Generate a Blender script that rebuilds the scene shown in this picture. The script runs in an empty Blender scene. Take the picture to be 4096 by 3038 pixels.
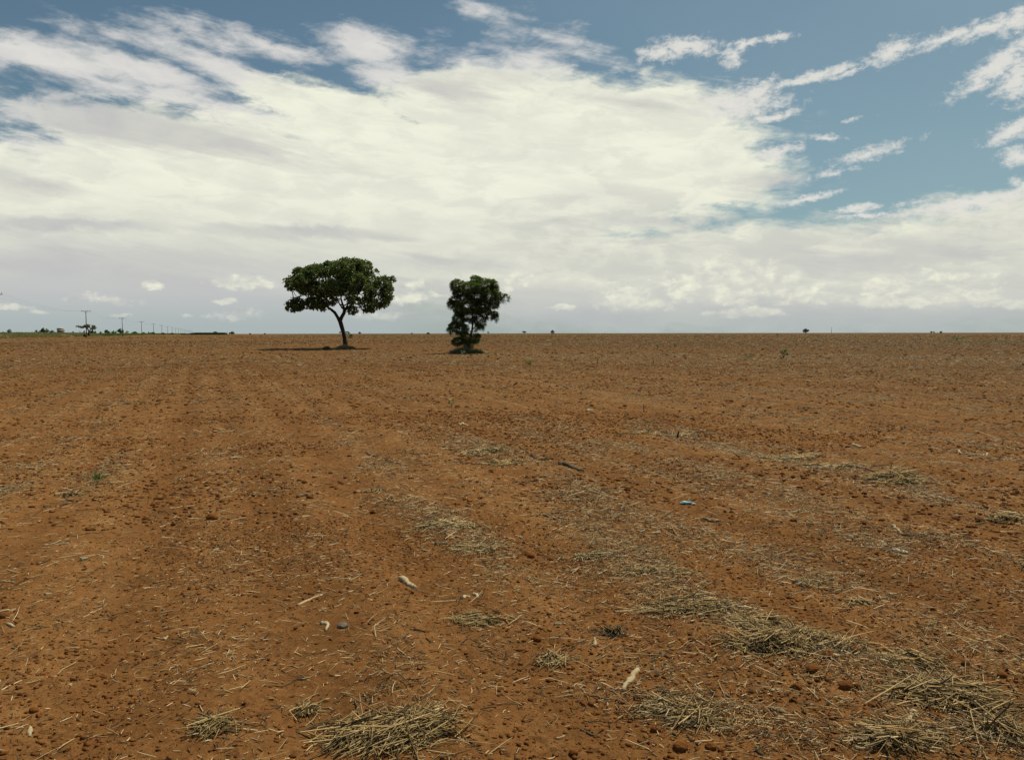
import bpy, math, random
import numpy as np
from mathutils import Vector, Matrix

random.seed(7)
RNG = np.random.default_rng(11)
scene = bpy.context.scene
COL = scene.collection
R = math.radians

# ------------------------------------------------------------------ camera
F = 3186.0            # focal length in photo pixels (28 mm on 36 mm)
CAM_H = 1.6
cam_data = bpy.data.cameras.new("camera")
cam_data.sensor_width = 36.0
cam_data.lens = 28.0
cam_data.clip_start = 0.05
cam_data.clip_end = 20000.0
cam = bpy.data.objects.new("camera", cam_data)
COL.objects.link(cam)
CAM_M = (Matrix.Rotation(R(90 - 3.39), 4, 'X') @ Matrix.Rotation(R(-0.098), 4, 'Z'))
cam.matrix_world = Matrix.Translation((0, 0, CAM_H)) @ CAM_M
scene.camera = cam
M3 = CAM_M.to_3x3()


def ray(px, py):
    return (M3 @ Vector(((px - 2048) / F, -(py - 1519) / F, -1.0))).normalized()


def gp(px, py):
    """photo pixel -> point on the flat field"""
    d = ray(px, py)
    t = CAM_H / max(-d.z, 1e-4)
    return Vector((d.x * t, d.y * t, 0.0))


def P(px, py, y):
    """photo pixel -> point at the forward distance y"""
    d = ray(px, py)
    t = y / d.y
    return Vector((d.x * t, d.y * t, CAM_H + d.z * t))


# ------------------------------------------------------------------ node helper
class S:
    """a tiny wrapper that lets shader sockets be combined like numbers"""
    def __init__(self, nt, sock):
        self.nt, self.s = nt, sock

    def m(self, op, *others, clamp=False):
        n = self.nt.nodes.new('ShaderNodeMath')
        n.operation = op
        n.use_clamp = clamp
        for i, o in enumerate((self,) + others):
            if isinstance(o, S):
                self.nt.links.new(o.s, n.inputs[i])
            else:
                n.inputs[i].default_value = float(o)
        return S(self.nt, n.outputs[0])

    def __add__(self, o): return self.m('ADD', o)
    __radd__ = __add__
    def __sub__(self, o): return self.m('SUBTRACT', o)
    def __rsub__(self, o): return (self * -1.0) + o
    def __mul__(self, o): return self.m('MULTIPLY', o)
    __rmul__ = __mul__
    def __truediv__(self, o): return self.m('DIVIDE', o)
    def max(self, o): return self.m('MAXIMUM', o)
    def min(self, o): return self.m('MINIMUM', o)
    def clamp(self): return self.m('ADD', 0.0, clamp=True)

    def step(self, a, b, smooth=True):
        n = self.nt.nodes.new('ShaderNodeMapRange')
        n.interpolation_type = 'SMOOTHSTEP' if smooth else 'LINEAR'
        n.clamp = True
        self.nt.links.new(self.s, n.inputs[0])
        n.inputs[1].default_value = a
        n.inputs[2].default_value = b
        return S(self.nt, n.outputs[0])


def combine(nt, x, y, z=0.0):
    n = nt.nodes.new('ShaderNodeCombineXYZ')
    for i, o in enumerate((x, y, z)):
        if isinstance(o, S):
            nt.links.new(o.s, n.inputs[i])
        else:
            n.inputs[i].default_value = o
    return n.outputs[0]


def noise(nt, vec, scale, detail=5.0, rough=0.55, lac=2.0, dist=0.0, color=False):
    n = nt.nodes.new('ShaderNodeTexNoise')
    if vec is not None:
        nt.links.new(vec, n.inputs['Vector'])
    n.inputs['Scale'].default_value = scale
    n.inputs['Detail'].default_value = detail
    n.inputs['Roughness'].default_value = rough
    n.inputs['Lacunarity'].default_value = lac
    n.inputs['Distortion'].default_value = dist
    return n.outputs['Color'] if color else S(nt, n.outputs[0])


def mixc(nt, fac, a, b, blend='MIX'):
    n = nt.nodes.new('ShaderNodeMix')
    n.data_type = 'RGBA'
    n.blend_type = blend
    n.clamp_factor = True
    for sock, v in ((n.inputs[0], fac), (n.inputs[6], a), (n.inputs[7], b)):
        if isinstance(v, S):
            nt.links.new(v.s, sock)
        elif isinstance(v, bpy.types.NodeSocket):
            nt.links.new(v, sock)
        elif isinstance(v, (int, float)):
            sock.default_value = v
        else:
            sock.default_value = (v[0], v[1], v[2], 1.0)
    return n.outputs[2]


def vadd(nt, a, b, op='ADD'):
    n = nt.nodes.new('ShaderNodeVectorMath')
    n.operation = op
    for i, v in enumerate((a, b)):
        if isinstance(v, bpy.types.NodeSocket):
            nt.links.new(v, n.inputs[i])
        else:
            n.inputs[i].default_value = v
    return n.outputs[0]


# ------------------------------------------------------------------ light
SUN_DIR = Vector((0.36, 0.40, 1.0)).normalized()      # towards the sun
SUN_EL = math.asin(SUN_DIR.z)
SUN_AZ = math.atan2(SUN_DIR.x, SUN_DIR.y)
sun_data = bpy.data.lights.new("sun", 'SUN')
sun_data.energy = 4.2
sun_data.angle = R(0.53)
sun_data.color = (1.0, 0.93, 0.74)
sun = bpy.data.objects.new("sun", sun_data)
sun.rotation_euler = SUN_DIR.to_track_quat('Z', 'Y').to_euler()
sun.location = (30, 40, 90)
COL.objects.link(sun)

scene.view_settings.view_transform = 'Standard'
scene.view_settings.look = 'None'
scene.view_settings.exposure = 0.0
scene.view_settings.gamma = 1.0
scene.view_settings.use_curve_mapping = False

# ------------------------------------------------------------------ sky
world = bpy.data.worlds.new("World")
scene.world = world
world.use_nodes = True
world.cycles.sampling_method = 'MANUAL'
world.cycles.sample_map_resolution = 256
wt = world.node_tree
wt.nodes.clear()
w_out = wt.nodes.new('ShaderNodeOutputWorld')
w_bg = wt.nodes.new('ShaderNodeBackground')
w_bg.inputs['Strength'].default_value = 0.1
wt.links.new(w_bg.outputs[0], w_out.inputs[0])
sky = wt.nodes.new('ShaderNodeTexSky')
sky.sky_type = 'NISHITA'
sky.sun_disc = False
sky.sun_elevation = SUN_EL
sky.sun_rotation = SUN_AZ
sky.altitude = 900
sky.air_density = 1.0
sky.dust_density = 1.5
tc = wt.nodes.new('ShaderNodeTexCoord')
sep = wt.nodes.new('ShaderNodeSeparateXYZ')
wt.links.new(tc.outputs['Generated'], sep.inputs[0])
dx, dy, dz = (S(wt, sep.outputs[i]) for i in range(3))
az = dx.m('ARCTAN2', dy) * (180 / math.pi)
el = dz.m('ARCSINE') * (180 / math.pi)
V = combine(wt, az, el, 0.0)
# cloud-deck coordinates: a plane seen in perspective, streaks converge to the horizon
den = dz.max(0.0) + 0.10
deck = combine(wt, dx / den, dy / den, 0.0)


def azel(vx, vy):
    """view pixel (2227 wide copy of the photo) -> azimuth, elevation in degrees"""
    d = ray(vx * 1.8393, vy * 1.8393)
    return math.degrees(math.atan2(d.x, d.y)), math.degrees(math.asin(d.z))


def warp(scale, amp, detail=4.0, rough=0.55, squash=1.7, off=0.0):
    v = combine(wt, az + off, el * squash, 3.7)
    c = noise(wt, v, scale, detail, rough, color=True)
    c = vadd(wt, c, (0.5, 0.5, 0.5), 'SUBTRACT')
    c = vadd(wt, c, (amp, amp * 0.55, 0.0), 'MULTIPLY')
    return vadd(wt, V, c)


LAST = None


def blobs(vec, lst, gain=1.0):
    """union of soft ellipses (view px: x, y, rx, ry, tilt deg (positive = rising to the right), weight)"""
    global LAST
    out = None
    for e in lst:
        x, y, rx, ry = e[:4]
        tilt = e[4] if len(e) > 4 else 0.0
        wgt = e[5] if len(e) > 5 else 1.0
        a, b = azel(x, y)
        mp = wt.nodes.new('ShaderNodeMapping')
        mp.vector_type = 'TEXTURE'
        if LAST is None:
            wt.links.new(vec, mp.inputs['Vector'])
        else:       # an insignificant link to the last ellipse keeps the shader evaluating them in turn
            ma = wt.nodes.new('ShaderNodeVectorMath')
            ma.operation = 'MULTIPLY_ADD'
            wt.links.new(LAST.s, ma.inputs[0])
            ma.inputs[1].default_value = (1e-9, 1e-9, 1e-9)
            wt.links.new(vec, ma.inputs[2])
            wt.links.new(ma.outputs[0], mp.inputs['Vector'])
        mp.inputs['Location'].default_value = (a, b, 0)
        mp.inputs['Rotation'].default_value = (0, 0, R(tilt))
        mp.inputs['Scale'].default_value = (rx / 31.0, ry / 31.0, 1.0)
        ln = wt.nodes.new('ShaderNodeVectorMath')
        ln.operation = 'LENGTH'
        wt.links.new(mp.outputs[0], ln.inputs[0])
        q = S(wt, ln.outputs['Value'])
        f = (1.0 - q) * wgt
        f = f.max(-1.0)
        out = f if out is None else out.max(f)
        LAST = out
    return out


V1 = warp(0.16, 4.2, 7.0, 0.64)
V2 = warp(0.35, 2.0, 6.0, 0.65, off=31.0)
V3 = warp(0.8, 1.6, 7.0, 0.68, off=77.0)
n_big = noise(wt, combine(wt, az, el * 2.2, 1.3), 0.13, 8.0, 0.6)
n_fine = noise(wt, combine(wt, az + el * 0.6, el * 2.6 - az * 0.25, 9.0), 0.42, 9.0, 0.62, dist=0.3)
n_deck = noise(wt, deck, 1.6, 9.0, 0.62, dist=0.2)
n_streak = noise(wt, combine(wt, az * 0.5 + el * 0.5, el * 3.2 + az * 0.55, 5.0), 0.22, 9.0, 0.6, dist=0.25)
n_soft = noise(wt, combine(wt, az * 0.8, el * 2.0, 22.0), 0.10, 3.0, 0.5)

# main bright deck
mass = blobs(V1, [
    (960, 430, 760, 235, 4), (1500, 350, 200, 60, -4), (230, 490, 760, 175, 0), (1270, 330, 470, 170, -6), (560, 360, 420, 110, -6), (760, 260, 240, 70, -14),
    (1400, 320, 260, 120, -4), (1500, 395, 190, 70, 0), (1420, 245, 190, 55, -8), (1010, 230, 240, 80, 0),
    (1650, 610, 900, 135, 0), (2160, 560, 420, 125, 3), (300, 610, 700, 100, 0)])
cover = (mass * 2.3 + (n_fine - 0.5) * 1.5 + (n_streak - 0.5) * 1.7).step(-0.15, 0.70)
# wispy bands high on the left and across the top
bands = blobs(V2, [
    (90, 128, 230, 36, -4), (300, 150, 200, 30, -8, 0.9), (560, 185, 260, 34, -17), (700, 225, 170, 30, -18),
    (250, 82, 120, 20, -4, 0.4), (430, 85, 130, 26, -10, 0.6), (600, 108, 150, 26, -12, 0.7), (800, 105, 110, 42, -4), (840, 160, 110, 46, -10, 0.9),
    (360, 212, 260, 26, -4, 0.8), (560, 262, 240, 34, -7, 0.9), (160, 262, 260, 36, 0, 0.5), (120, 330, 250, 44, 0, 0.9),
    (1010, 190, 200, 80, 10, 0.6), (1240, 95, 130, 28, -22, 0.5), (1050, 20, 80, 22, -20, 0.55), (1150, 140, 120, 60, -10, 0.6)])
c_band = (bands * 1.5 + (n_fine - 0.5) * 2.4 + (n_streak - 0.5) * 2.2).step(-0.30, 1.10)
# ragged small clouds of the right half
small = blobs(V3, [
    (1490, 100, 95, 26, -4), (1440, 118, 70, 20, 0), (1590, 125, 30, 28, 30), (1620, 98, 42, 12, 18), (1690, 82, 42, 14, 3, 0.8),
    (1775, 165, 140, 15, 9), (1640, 205, 70, 34, 20), (1600, 230, 130, 40, 0), (1680, 255, 75, 10, 8), (1855, 155, 60, 7, 14, 0.8),
    (1940, 112, 55, 26, 14), (2060, 80, 80, 16, 12), (2150, 60, 80, 17, 14), (2215, 45, 50, 26, 20),
    (2170, 140, 110, 26, 32), (2215, 170, 50, 60, 0), (2130, 185, 60, 16, 20, 0.8),
    (2205, 282, 60, 24, 25), (2220, 340, 42, 24, 0), (2222, 405, 26, 22, 0),
    (1890, 333, 95, 17, 12, 0.8), (1815, 375, 55, 9, 5, 0.7), (1795, 298, 42, 7, -5, 0.9), (1860, 258, 30, 6, 4, 0.5),
    (1860, 455, 60, 10, 5), (1760, 432, 75, 10, 12), (1690, 330, 70, 16, 8), (1990, 440, 80, 8, 2, 0.3),
    (2110, 442, 190, 20, 5), (1880, 468, 60, 8, 0)])
n_s = noise(wt, combine(wt, az, el * 1.5, 40.0), 1.5, 9.0, 0.66, dist=0.2)
c_small = (small * 1.3 + (n_s - 0.5) * 3.0).step(-0.05, 1.2)
# cumulus over the horizon
cum = blobs(V3, [
    (530, 616, 62, 17, 0), (480, 655, 22, 8, 0), (495, 652, 20, 9, 0), (330, 621, 22, 10, 0, 0.6), (85, 678, 22, 5), (265, 683, 24, 5),
    (400, 687, 14, 5), (505, 688, 45, 10, 0, 0.6), (545, 682, 30, 12, 0, 0.6), (30, 668, 40, 6, 0, 0.8),
    (905, 620, 26, 14), (905, 645, 60, 15, 0, 0.9), (880, 655, 40, 12, 0, 0.8), (830, 686, 60, 12, 0, 0.6), (1130, 610, 45, 16, 18, 0.8), (1100, 625, 30, 12, 0, 0.7),
    (1220, 668, 34, 8), (220, 650, 60, 8, 0, 0.3),
    (1370, 640, 70, 26, -15, 0.9), (1350, 660, 62, 16), (1430, 665, 50, 14), (1490, 635, 40, 26, 10), (1530, 600, 70, 32, 30), (1590, 640, 70, 28),
    (1620, 680, 90, 14), (1480, 610, 60, 20, 0, 0.7), (1650, 600, 90, 30, 0, 0.7), (1740, 640, 80, 25, 0, 0.6),
    (1940, 620, 70, 30, 0, 0.8), (1900, 655, 80, 16), (2010, 655, 60, 15), (2110, 650, 70, 17), (2200, 660, 60, 13), (2040, 600, 110, 20, 0, 0.6)])
n_c = noise(wt, combine(wt, az, el * 1.6, 60.0), 0.85, 7.0, 0.58, dist=0.25)
c_cum = (cum * 1.3 + (n_c - 0.5) * 2.6).step(-0.15, 0.85)
# grey and mauve shade in the deck
shade = blobs(V1, [
    (300, 270, 420, 60, -6, 0.9), (640, 508, 260, 22, 0, 1.0), (120, 492, 260, 20, 0, 1.0), (30, 395, 130, 30, 0, 0.6), (980, 570, 200, 32, 0, 0.7),
    (150, 600, 560, 85, 0, 0.9), (1380, 480, 330, 26, 0, 0.55), (1950, 560, 420, 70, 0, 0.55), (1500, 690, 1400, 50, 0, 1.0),
    (1000, 660, 420, 60, 0, 0.9), (500, 680, 700, 60, 0, 1.0), (1680, 400, 130, 26, 10, 0.5), (950, 190, 180, 40, 0, 0.6), (1400, 225, 200, 26, -6, 0.4)])
sh = (shade * 1.5 + (n_streak - 0.5) * 2.6 + (n_big - 0.5) * 1.6).step(-0.10, 1.05)
# low blue-grey air over the horizon
low = (el * 1.0).step(4.6, 0.2)
left = (az * 1.0).step(-2.0, -20.0)

skyc = mixc(wt, 1.0, sky.outputs[0], (0.58, 0.67, 0.59), 'MULTIPLY')
# thin veil: less saturated and paler to the right and lower down
veil = (az * 0.013 + 0.22 - (el - 10.0) * 0.010 + (n_soft - 0.5) * 0.35).clamp()
skyc = mixc(wt, veil * 0.62, skyc, (3.0, 4.25, 4.55))
white = mixc(wt, (n_deck - 0.38) * 1.8 + (n_streak - 0.5) * 1.6, (8.75, 8.8, 7.3), (7.1, 7.15, 6.3))
white = mixc(wt, (el * 1.0).step(11.0, 3.0) * 0.75, white, (7.0, 7.1, 6.1))
mauve = mixc(wt, n_big.step(0.35, 0.65), (5.0, 4.95, 5.1), (6.1, 6.15, 5.6))
airc = mixc(wt, (el * 1.0).step(0.0, 3.0), (4.0, 4.6, 4.6), (5.2, 5.35, 5.35))
# billows: grey bases and bright crowns, strongest low on the right
n_bil = noise(wt, combine(wt, az * 0.8 + n_fine * 2.0, el * 2.1 + n_streak * 1.5, 71.0), 0.34, 9.0, 0.60, dist=0.5)
lowr = (el * 1.0).step(11.5, 7.0) * (az * 1.0).step(-6.0, 6.0)
bil = n_bil.step(0.42, 0.62)
white = mixc(wt, (bil * (lowr * 0.35 + 0.36) + lowr * 0.25).clamp(), white, (6.2, 6.3, 5.65))
white = mixc(wt, n_bil.step(0.44, 0.30) * lowr * 0.6, white, (8.9, 8.85, 7.0))
deckc = mixc(wt, sh * 0.85, white, mauve)
bandc = mixc(wt, (n_fine - 0.35) * 1.8, (8.3, 8.0, 7.4), (6.3, 6.2, 6.3))
col = mixc(wt, c_band * 0.88, skyc, bandc)
col = mixc(wt, cover, col, deckc)
col = mixc(wt, c_small * 0.9, col, mixc(wt, (n_s - 0.3) * 1.6, (8.3, 8.1, 7.3), (6.8, 6.6, 6.5)))
lowf = (low * (left * 0.35 + 0.72) + left * (el * 1.0).step(8.5, 4.0) * 0.45).clamp()
col = mixc(wt, lowf, col, airc)
cumc = mixc(wt, (n_c - 0.38) * 3.4, (6.3, 6.4, 5.8), (8.7, 8.65, 7.0))
col = mixc(wt, c_cum * ((el * 1.0).step(-0.3, 3.5) * 0.7 + 0.25), col, cumc)
# hide everything below the horizon behind plain ground haze
col = mixc(wt, (el * 1.0).step(0.0, -2.0), col, (2.0, 1.6, 1.2))
wt.links.new(col, w_bg.inputs['Color'])
# ---- END SKY
# ------------------------------------------------------------------ object helpers
def tag(o, label=None, cat=None, group=None, kind=None):
    if label: o["label"] = label
    if cat: o["category"] = cat
    if group: o["group"] = group
    if kind: o["kind"] = kind
    return o


def mesh_np(name, verts, faces, mat, smooth=False, attrs=None, loc=(0, 0, 0), parent=None, mats=None, midx=None):
    """verts (n,3) array, faces: (m,k) array or a list of such arrays"""
    me = bpy.data.meshes.new(name)
    verts = np.asarray(verts, dtype=np.float32)
    if not isinstance(faces, (list, tuple)):
        faces = [faces]
    faces = [np.asarray(f, dtype=np.int32) for f in faces if len(f)]
    me.vertices.add(len(verts))
    me.vertices.foreach_set("co", verts.ravel())
    loops = np.concatenate([f.ravel() for f in faces])
    tot = np.concatenate([np.full(len(f), f.shape[1], np.int32) for f in faces])
    start = np.concatenate([[0], np.cumsum(tot)[:-1]]).astype(np.int32)
    me.loops.add(len(loops))
    me.loops.foreach_set("vertex_index", loops)
    me.polygons.add(len(tot))
    me.polygons.foreach_set("loop_start", start)
    me.polygons.foreach_set("loop_total", tot)
    if smooth:
        me.polygons.foreach_set("use_smooth", np.ones(len(tot), dtype=bool))
    me.update(calc_edges=True)
    for k, v in (attrs or {}).items():
        at = me.attributes.new(k, 'FLOAT', 'POINT')
        at.data.foreach_set("value", np.asarray(v, dtype=np.float32))
    for mm in (mats or [mat]):
        me.materials.append(mm)
    if midx is not None:
        me.polygons.foreach_set("material_index", np.asarray(midx, np.int32))
    me.validate()
    o = bpy.data.objects.new(name, me)
    o.location = loc
    COL.objects.link(o)
    if parent is not None:
        o.parent = parent
    return o


def empty(name, loc):
    o = bpy.data.objects.new(name, None)
    o.location = loc
    o.empty_display_size = 0.2
    COL.objects.link(o)
    return o


class MB:
    """collects simple shapes for one mesh object"""
    def __init__(self):
        self.v, self.q, self.t, self.r = [], [], [], []
        self.n = 0

    def add(self, v, q=None, t=None, rnd=0.5):
        v = np.asarray(v, float).reshape(-1, 3)
        if q is not None and len(q): self.q.append(np.asarray(q) + self.n)
        if t is not None and len(t): self.t.append(np.asarray(t) + self.n)
        self.v.append(v)
        self.r.append(np.full(len(v), rnd) if np.isscalar(rnd) else np.asarray(rnd))
        self.n += len(v)

    def box(self, c, s, rot=0.0, taper=1.0, rnd=0.5):
        x, y, z = s[0] / 2, s[1] / 2, s[2] / 2
        p = np.array([(-x, -y, -z), (x, -y, -z), (x, y, -z), (-x, y, -z), (-x * taper, -y * taper, z), (x * taper, -y * taper, z), (x * taper, y * taper, z), (-x * taper, y * taper, z)])
        ca, sa = math.cos(rot), math.sin(rot)
        p = np.stack([p[:, 0] * ca - p[:, 1] * sa, p[:, 0] * sa + p[:, 1] * ca, p[:, 2]], 1) + np.asarray(c)
        self.add(p, [(0, 3, 2, 1), (4, 5, 6, 7), (0, 1, 5, 4), (1, 2, 6, 5), (2, 3, 7, 6), (3, 0, 4, 7)], rnd=rnd)

    def tube(self, pts, rad, sides=8, cap=True, rnd=0.5, rough=0.0):
        pts = np.asarray(pts, float)
        n = len(pts)
        rad = np.full(n, rad) if np.isscalar(rad) else np.asarray(rad, float)
        tan = np.gradient(pts, axis=0)
        tan /= np.linalg.norm(tan, axis=1, keepdims=True) + 1e-9
        ref = np.array([0.0, 0, 1]) if abs(tan[0][2]) < 0.8 else np.array([1.0, 0, 0])
        a = np.cross(tan[0], ref); a /= np.linalg.norm(a)
        V = []
        ang = np.linspace(0, 2 * math.pi, sides, endpoint=False)
        for i in range(n):
            a = a - tan[i] * np.dot(a, tan[i]); a /= np.linalg.norm(a) + 1e-9
            b = np.cross(tan[i], a)
            rr = rad[i] * (1 + (rough * (RNG.random(sides) - 0.5) if rough else 0))
            rr = np.broadcast_to(rr, (sides,))
            V.append(pts[i] + (np.cos(ang) * rr)[:, None] * a + (np.sin(ang) * rr)[:, None] * b)
        V = np.concatenate(V)
        Q = []
        for i in range(n - 1):
            for j in range(sides):
                k = (j + 1) % sides
                Q.append((i * sides + j, i * sides + k, (i + 1) * sides + k, (i + 1) * sides + j))
        T = []
        if cap:
            V = np.concatenate([V, pts[:1], pts[-1:]])
            c0, c1 = n * sides, n * sides + 1
            for j in range(sides):
                k = (j + 1) % sides
                T.append((c0, k, j)); T.append((c1, (n - 1) * sides + j, (n - 1) * sides + k))
        self.add(V, Q, T, rnd)

    def build(self, name, mat, parent=None, loc=(0, 0, 0), smooth=False):
        v = np.concatenate(self.v)
        fs = []
        if self.q: fs.append(np.concatenate(self.q))
        if self.t: fs.append(np.concatenate(self.t))
        return mesh_np(name, v, fs, mat, smooth, {"rnd": np.concatenate(self.r)}, loc, parent)


# ------------------------------------------------------------------ noise in numpy
_H = RNG.random((256, 256)).astype(np.float64)


def vnoise(x, y, seed=0):
    x = x + seed * 17.31; y = y + seed * 9.77
    xi = np.floor(x).astype(np.int64); yi = np.floor(y).astype(np.int64)
    fx = x - xi; fy = y - yi
    fx = fx * fx * (3 - 2 * fx); fy = fy * fy * (3 - 2 * fy)
    g = lambda a, b: _H[(a + seed * 31) & 255, (b + seed * 57) & 255]
    return (g(xi, yi) * (1 - fx) + g(xi + 1, yi) * fx) * (1 - fy) + (g(xi, yi + 1) * (1 - fx) + g(xi + 1, yi + 1) * fx) * fy


def fbm(x, y, octv=4, seed=0, gain=0.5):
    s, a, t = 0, 1.0, 0
    for i in range(octv):
        s = s + a * vnoise(x * 2 ** i, y * 2 ** i, seed + i)
        t += a; a *= gain
    return s / t


ROW_AZ = math.atan2(ray(820, 1340).x, ray(820, 1340).y)     # plough rows, poles and road run this way
UX, UY = math.sin(ROW_AZ), math.cos(ROW_AZ)                  # along
WX, WY = UY, -UX                                             # across (to the right)


def rowc(x, y):
    return x * UX + y * UY, x * WX + y * WY


EARTH = 5.0e6


def ground_h(x, y, micro=True):
    x = np.asarray(x, float); y = np.asarray(y, float)
    r2 = x * x + y * y
    r = np.sqrt(r2)
    a, c = rowc(x, y)
    h = -r2 / (2 * EARTH)
    far = np.clip((r - 12) / 60, 0, 1)
    h = h + far * 0.16 * (fbm(x / 70 + 5, y / 70, 2, 3) - 0.5)
    # left headland lies slightly higher beside the poles
    h = h + 0.35 * np.clip((-c - 34) / 16, 0, 1) * np.clip((r - 120) / 100, 0, 1)
    # slight rise behind the two trees
    h = h + 0.46 * np.exp(-((y - 97) / 13) ** 2 - ((x + 18) / 15) ** 2)
    # soft wheel tracks and rows
    h = h + (0.035 * (fbm(a / 14, c / 0.9, 3, 8) - 0.5) + 0.013 * np.sin(c * 2 * math.pi / 0.9 + 3 * fbm(a / 9, c / 9, 2, 5))) * np.clip(1.2 - r / 90, 0, 1)
    h = h + 0.05 * (fbm(x / 1.1, y / 1.1, 3, 12) - 0.5) * np.clip(1.2 - r / 60, 0, 1)
    if micro:
        w1 = np.clip(1.15 - r / 40, 0, 1)
        w2 = np.clip(1.15 - r / 16, 0, 1)
        h = h + w1 * 0.030 * np.maximum(fbm(x / 0.22, y / 0.22, 3, 20) - 0.55, 0) * 2.0
        h = h + w2 * 0.012 * (fbm(x / 0.075, y / 0.075, 3, 30, 0.6) - 0.5)
        h = h + w2 * 0.05 * np.maximum(fbm(x / 0.06 + 3, y / 0.06, 2, 40) - 0.68, 0)
    return h


def gz(x, y):
    return float(ground_h(np.array([x]), np.array([y]))[0])


def gpt(px, py, dz=0.0):
    p = gp(px, py)
    p.z = gz(p.x, p.y) + dz
    return p


# ------------------------------------------------------------------ materials
def new_mat(name):
    m = bpy.data.materials.new(name)
    m.use_nodes = True
    nt = m.node_tree
    b = nt.nodes['Principled BSDF']
    return m, nt, b


def attr(nt, name):
    n = nt.nodes.new('ShaderNodeAttribute')
    n.attribute_name = name
    return S(nt, n.outputs['Fac'])


def ramp(nt, fac, stops):
    n = nt.nodes.new('ShaderNodeValToRGB')
    nt.links.new(fac.s, n.inputs[0])
    e = n.color_ramp.elements
    while len(e) < len(stops): e.new(0.5)
    for el_, (p, c) in zip(e, stops):
        el_.position = p
        el_.color = (c[0], c[1], c[2], 1)
    return n.outputs[0]


def bump(nt, b, hgt, strength, dist):
    n = nt.nodes.new('ShaderNodeBump')
    n.inputs['Strength'].default_value = strength
    n.inputs['Distance'].default_value = dist
    nt.links.new(hgt.s, n.inputs['Height'])
    nt.links.new(n.outputs[0], b.inputs['Normal'])


def simple_mat(name, stops, rough=0.8, spec=0.3, nscale=20.0, namp=0.35, bmp=0.0, bscale=60.0, metal=0.0):
    """colour from the 'rnd' attribute broken up by object-space noise"""
    m, nt, b = new_mat(name)
    t = nt.nodes.new('ShaderNodeTexCoord')
    nz = noise(nt, t.outputs['Object'], nscale, 4.0, 0.6)
    f = (attr(nt, 'rnd') + (nz - 0.5) * (namp * 2)).clamp()
    nt.links.new(ramp(nt, f, stops), b.inputs['Base Color'])
    b.inputs['Roughness'].default_value = rough
    b.inputs['Specular IOR Level'].default_value = spec
    b.inputs['Metallic'].default_value = metal
    if bmp:
        bump(nt, b, noise(nt, t.outputs['Object'], bscale, 5.0, 0.65), 0.9, bmp)
    return m


def leaf_mat(name, stops, rough=0.45, trans=0.35, spec=0.5, tint=(1.0, 1.15, 0.6)):
    m, nt, b = new_mat(name)
    c = ramp(nt, attr(nt, 'rnd'), stops)
    nt.links.new(c, b.inputs['Base Color'])
    b.inputs['Roughness'].default_value = rough
    b.inputs['Specular IOR Level'].default_value = spec
    tr = nt.nodes.new('ShaderNodeBsdfTranslucent')
    nt.links.new(mixc(nt, 1.0, c, tint, 'MULTIPLY'), tr.inputs[0])
    mx = nt.nodes.new('ShaderNodeMixShader')
    mx.inputs[0].default_value = trans
    nt.links.new(b.outputs[0], mx.inputs[1])
    nt.links.new(tr.outputs[0], mx.inputs[2])
    nt.links.new(mx.outputs[0], nt.nodes['Material Output'].inputs[0])
    return m


m_straw = leaf_mat("straw", [(0.0, (0.05, 0.03, 0.013)), (0.25, (0.13, 0.085, 0.038)), (0.5, (0.42, 0.29, 0.135)), (0.8, (0.68, 0.51, 0.27)), (1.0, (0.85, 0.68, 0.42))], 0.6, 0.22, 0.25, (1, 0.95, 0.7))
m_pile = leaf_mat("weathered_straw", [(0.0, (0.05, 0.032, 0.014)), (0.30, (0.22, 0.148, 0.058)), (0.6, (0.54, 0.385, 0.165)), (1.0, (0.90, 0.69, 0.37))], 0.6, 0.38, 0.25, (1, 0.90, 0.62))
# the soil
m_soil, nt, b = new_mat("red_brown_soil")
geo = nt.nodes.new('ShaderNodeNewGeometry')
pos = geo.outputs['Position']
rot = nt.nodes.new('ShaderNodeMapping')
rot.inputs['Rotation'].default_value = (0, 0, ROW_AZ)
nt.links.new(pos, rot.inputs['Vector'])
rowv = vadd(nt, rot.outputs[0], (1.0, 0.05, 1.0), 'MULTIPLY')       # stretched along the rows
n_a = noise(nt, pos, 0.035, 5, 0.55)
n_b = noise(nt, rowv, 0.55, 5, 0.6)
n_c2 = noise(nt, pos, 3.0, 6, 0.62)
n_d = noise(nt, pos, 26.0, 6, 0.68)
n_e = noise(nt, pos, 150.0, 4, 0.7)
sepr = nt.nodes.new('ShaderNodeSeparateXYZ')
nt.links.new(rot.outputs[0], sepr.inputs[0])
stripe = (S(nt, sepr.outputs[0]) * 6.98 + n_b * 3.0).m('SINE')
tone = ((n_a - 0.5) * 0.45 + (n_b - 0.5) * 0.6 + (n_c2 - 0.5) * 0.8 + stripe * 0.08 + (n_d - 0.5) * 1.1 + (n_e - 0.5) * 0.8 + 0.53).clamp()
c = ramp(nt, tone, [(0.08, (0.098, 0.044, 0.0155)), (0.36, (0.172, 0.076, 0.0250)), (0.60, (0.226, 0.101, 0.0335)), (0.92, (0.325, 0.178, 0.068))])
# trampled dust of broken straw mixed in the soil
sepp = nt.nodes.new('ShaderNodeSeparateXYZ')
nt.links.new(pos, sepp.inputs[0])
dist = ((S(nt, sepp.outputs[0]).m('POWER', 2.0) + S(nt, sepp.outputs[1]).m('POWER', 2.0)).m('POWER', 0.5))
chaff = (noise(nt, rowv, 1.3, 6, 0.62) + (n_a - 0.5) * 0.6).step(0.50, 0.70) * noise(nt, pos, 60.0, 4, 0.7).step(0.46, 0.66)
c = mixc(nt, chaff * 0.60, c, (0.34, 0.24, 0.115))
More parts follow.
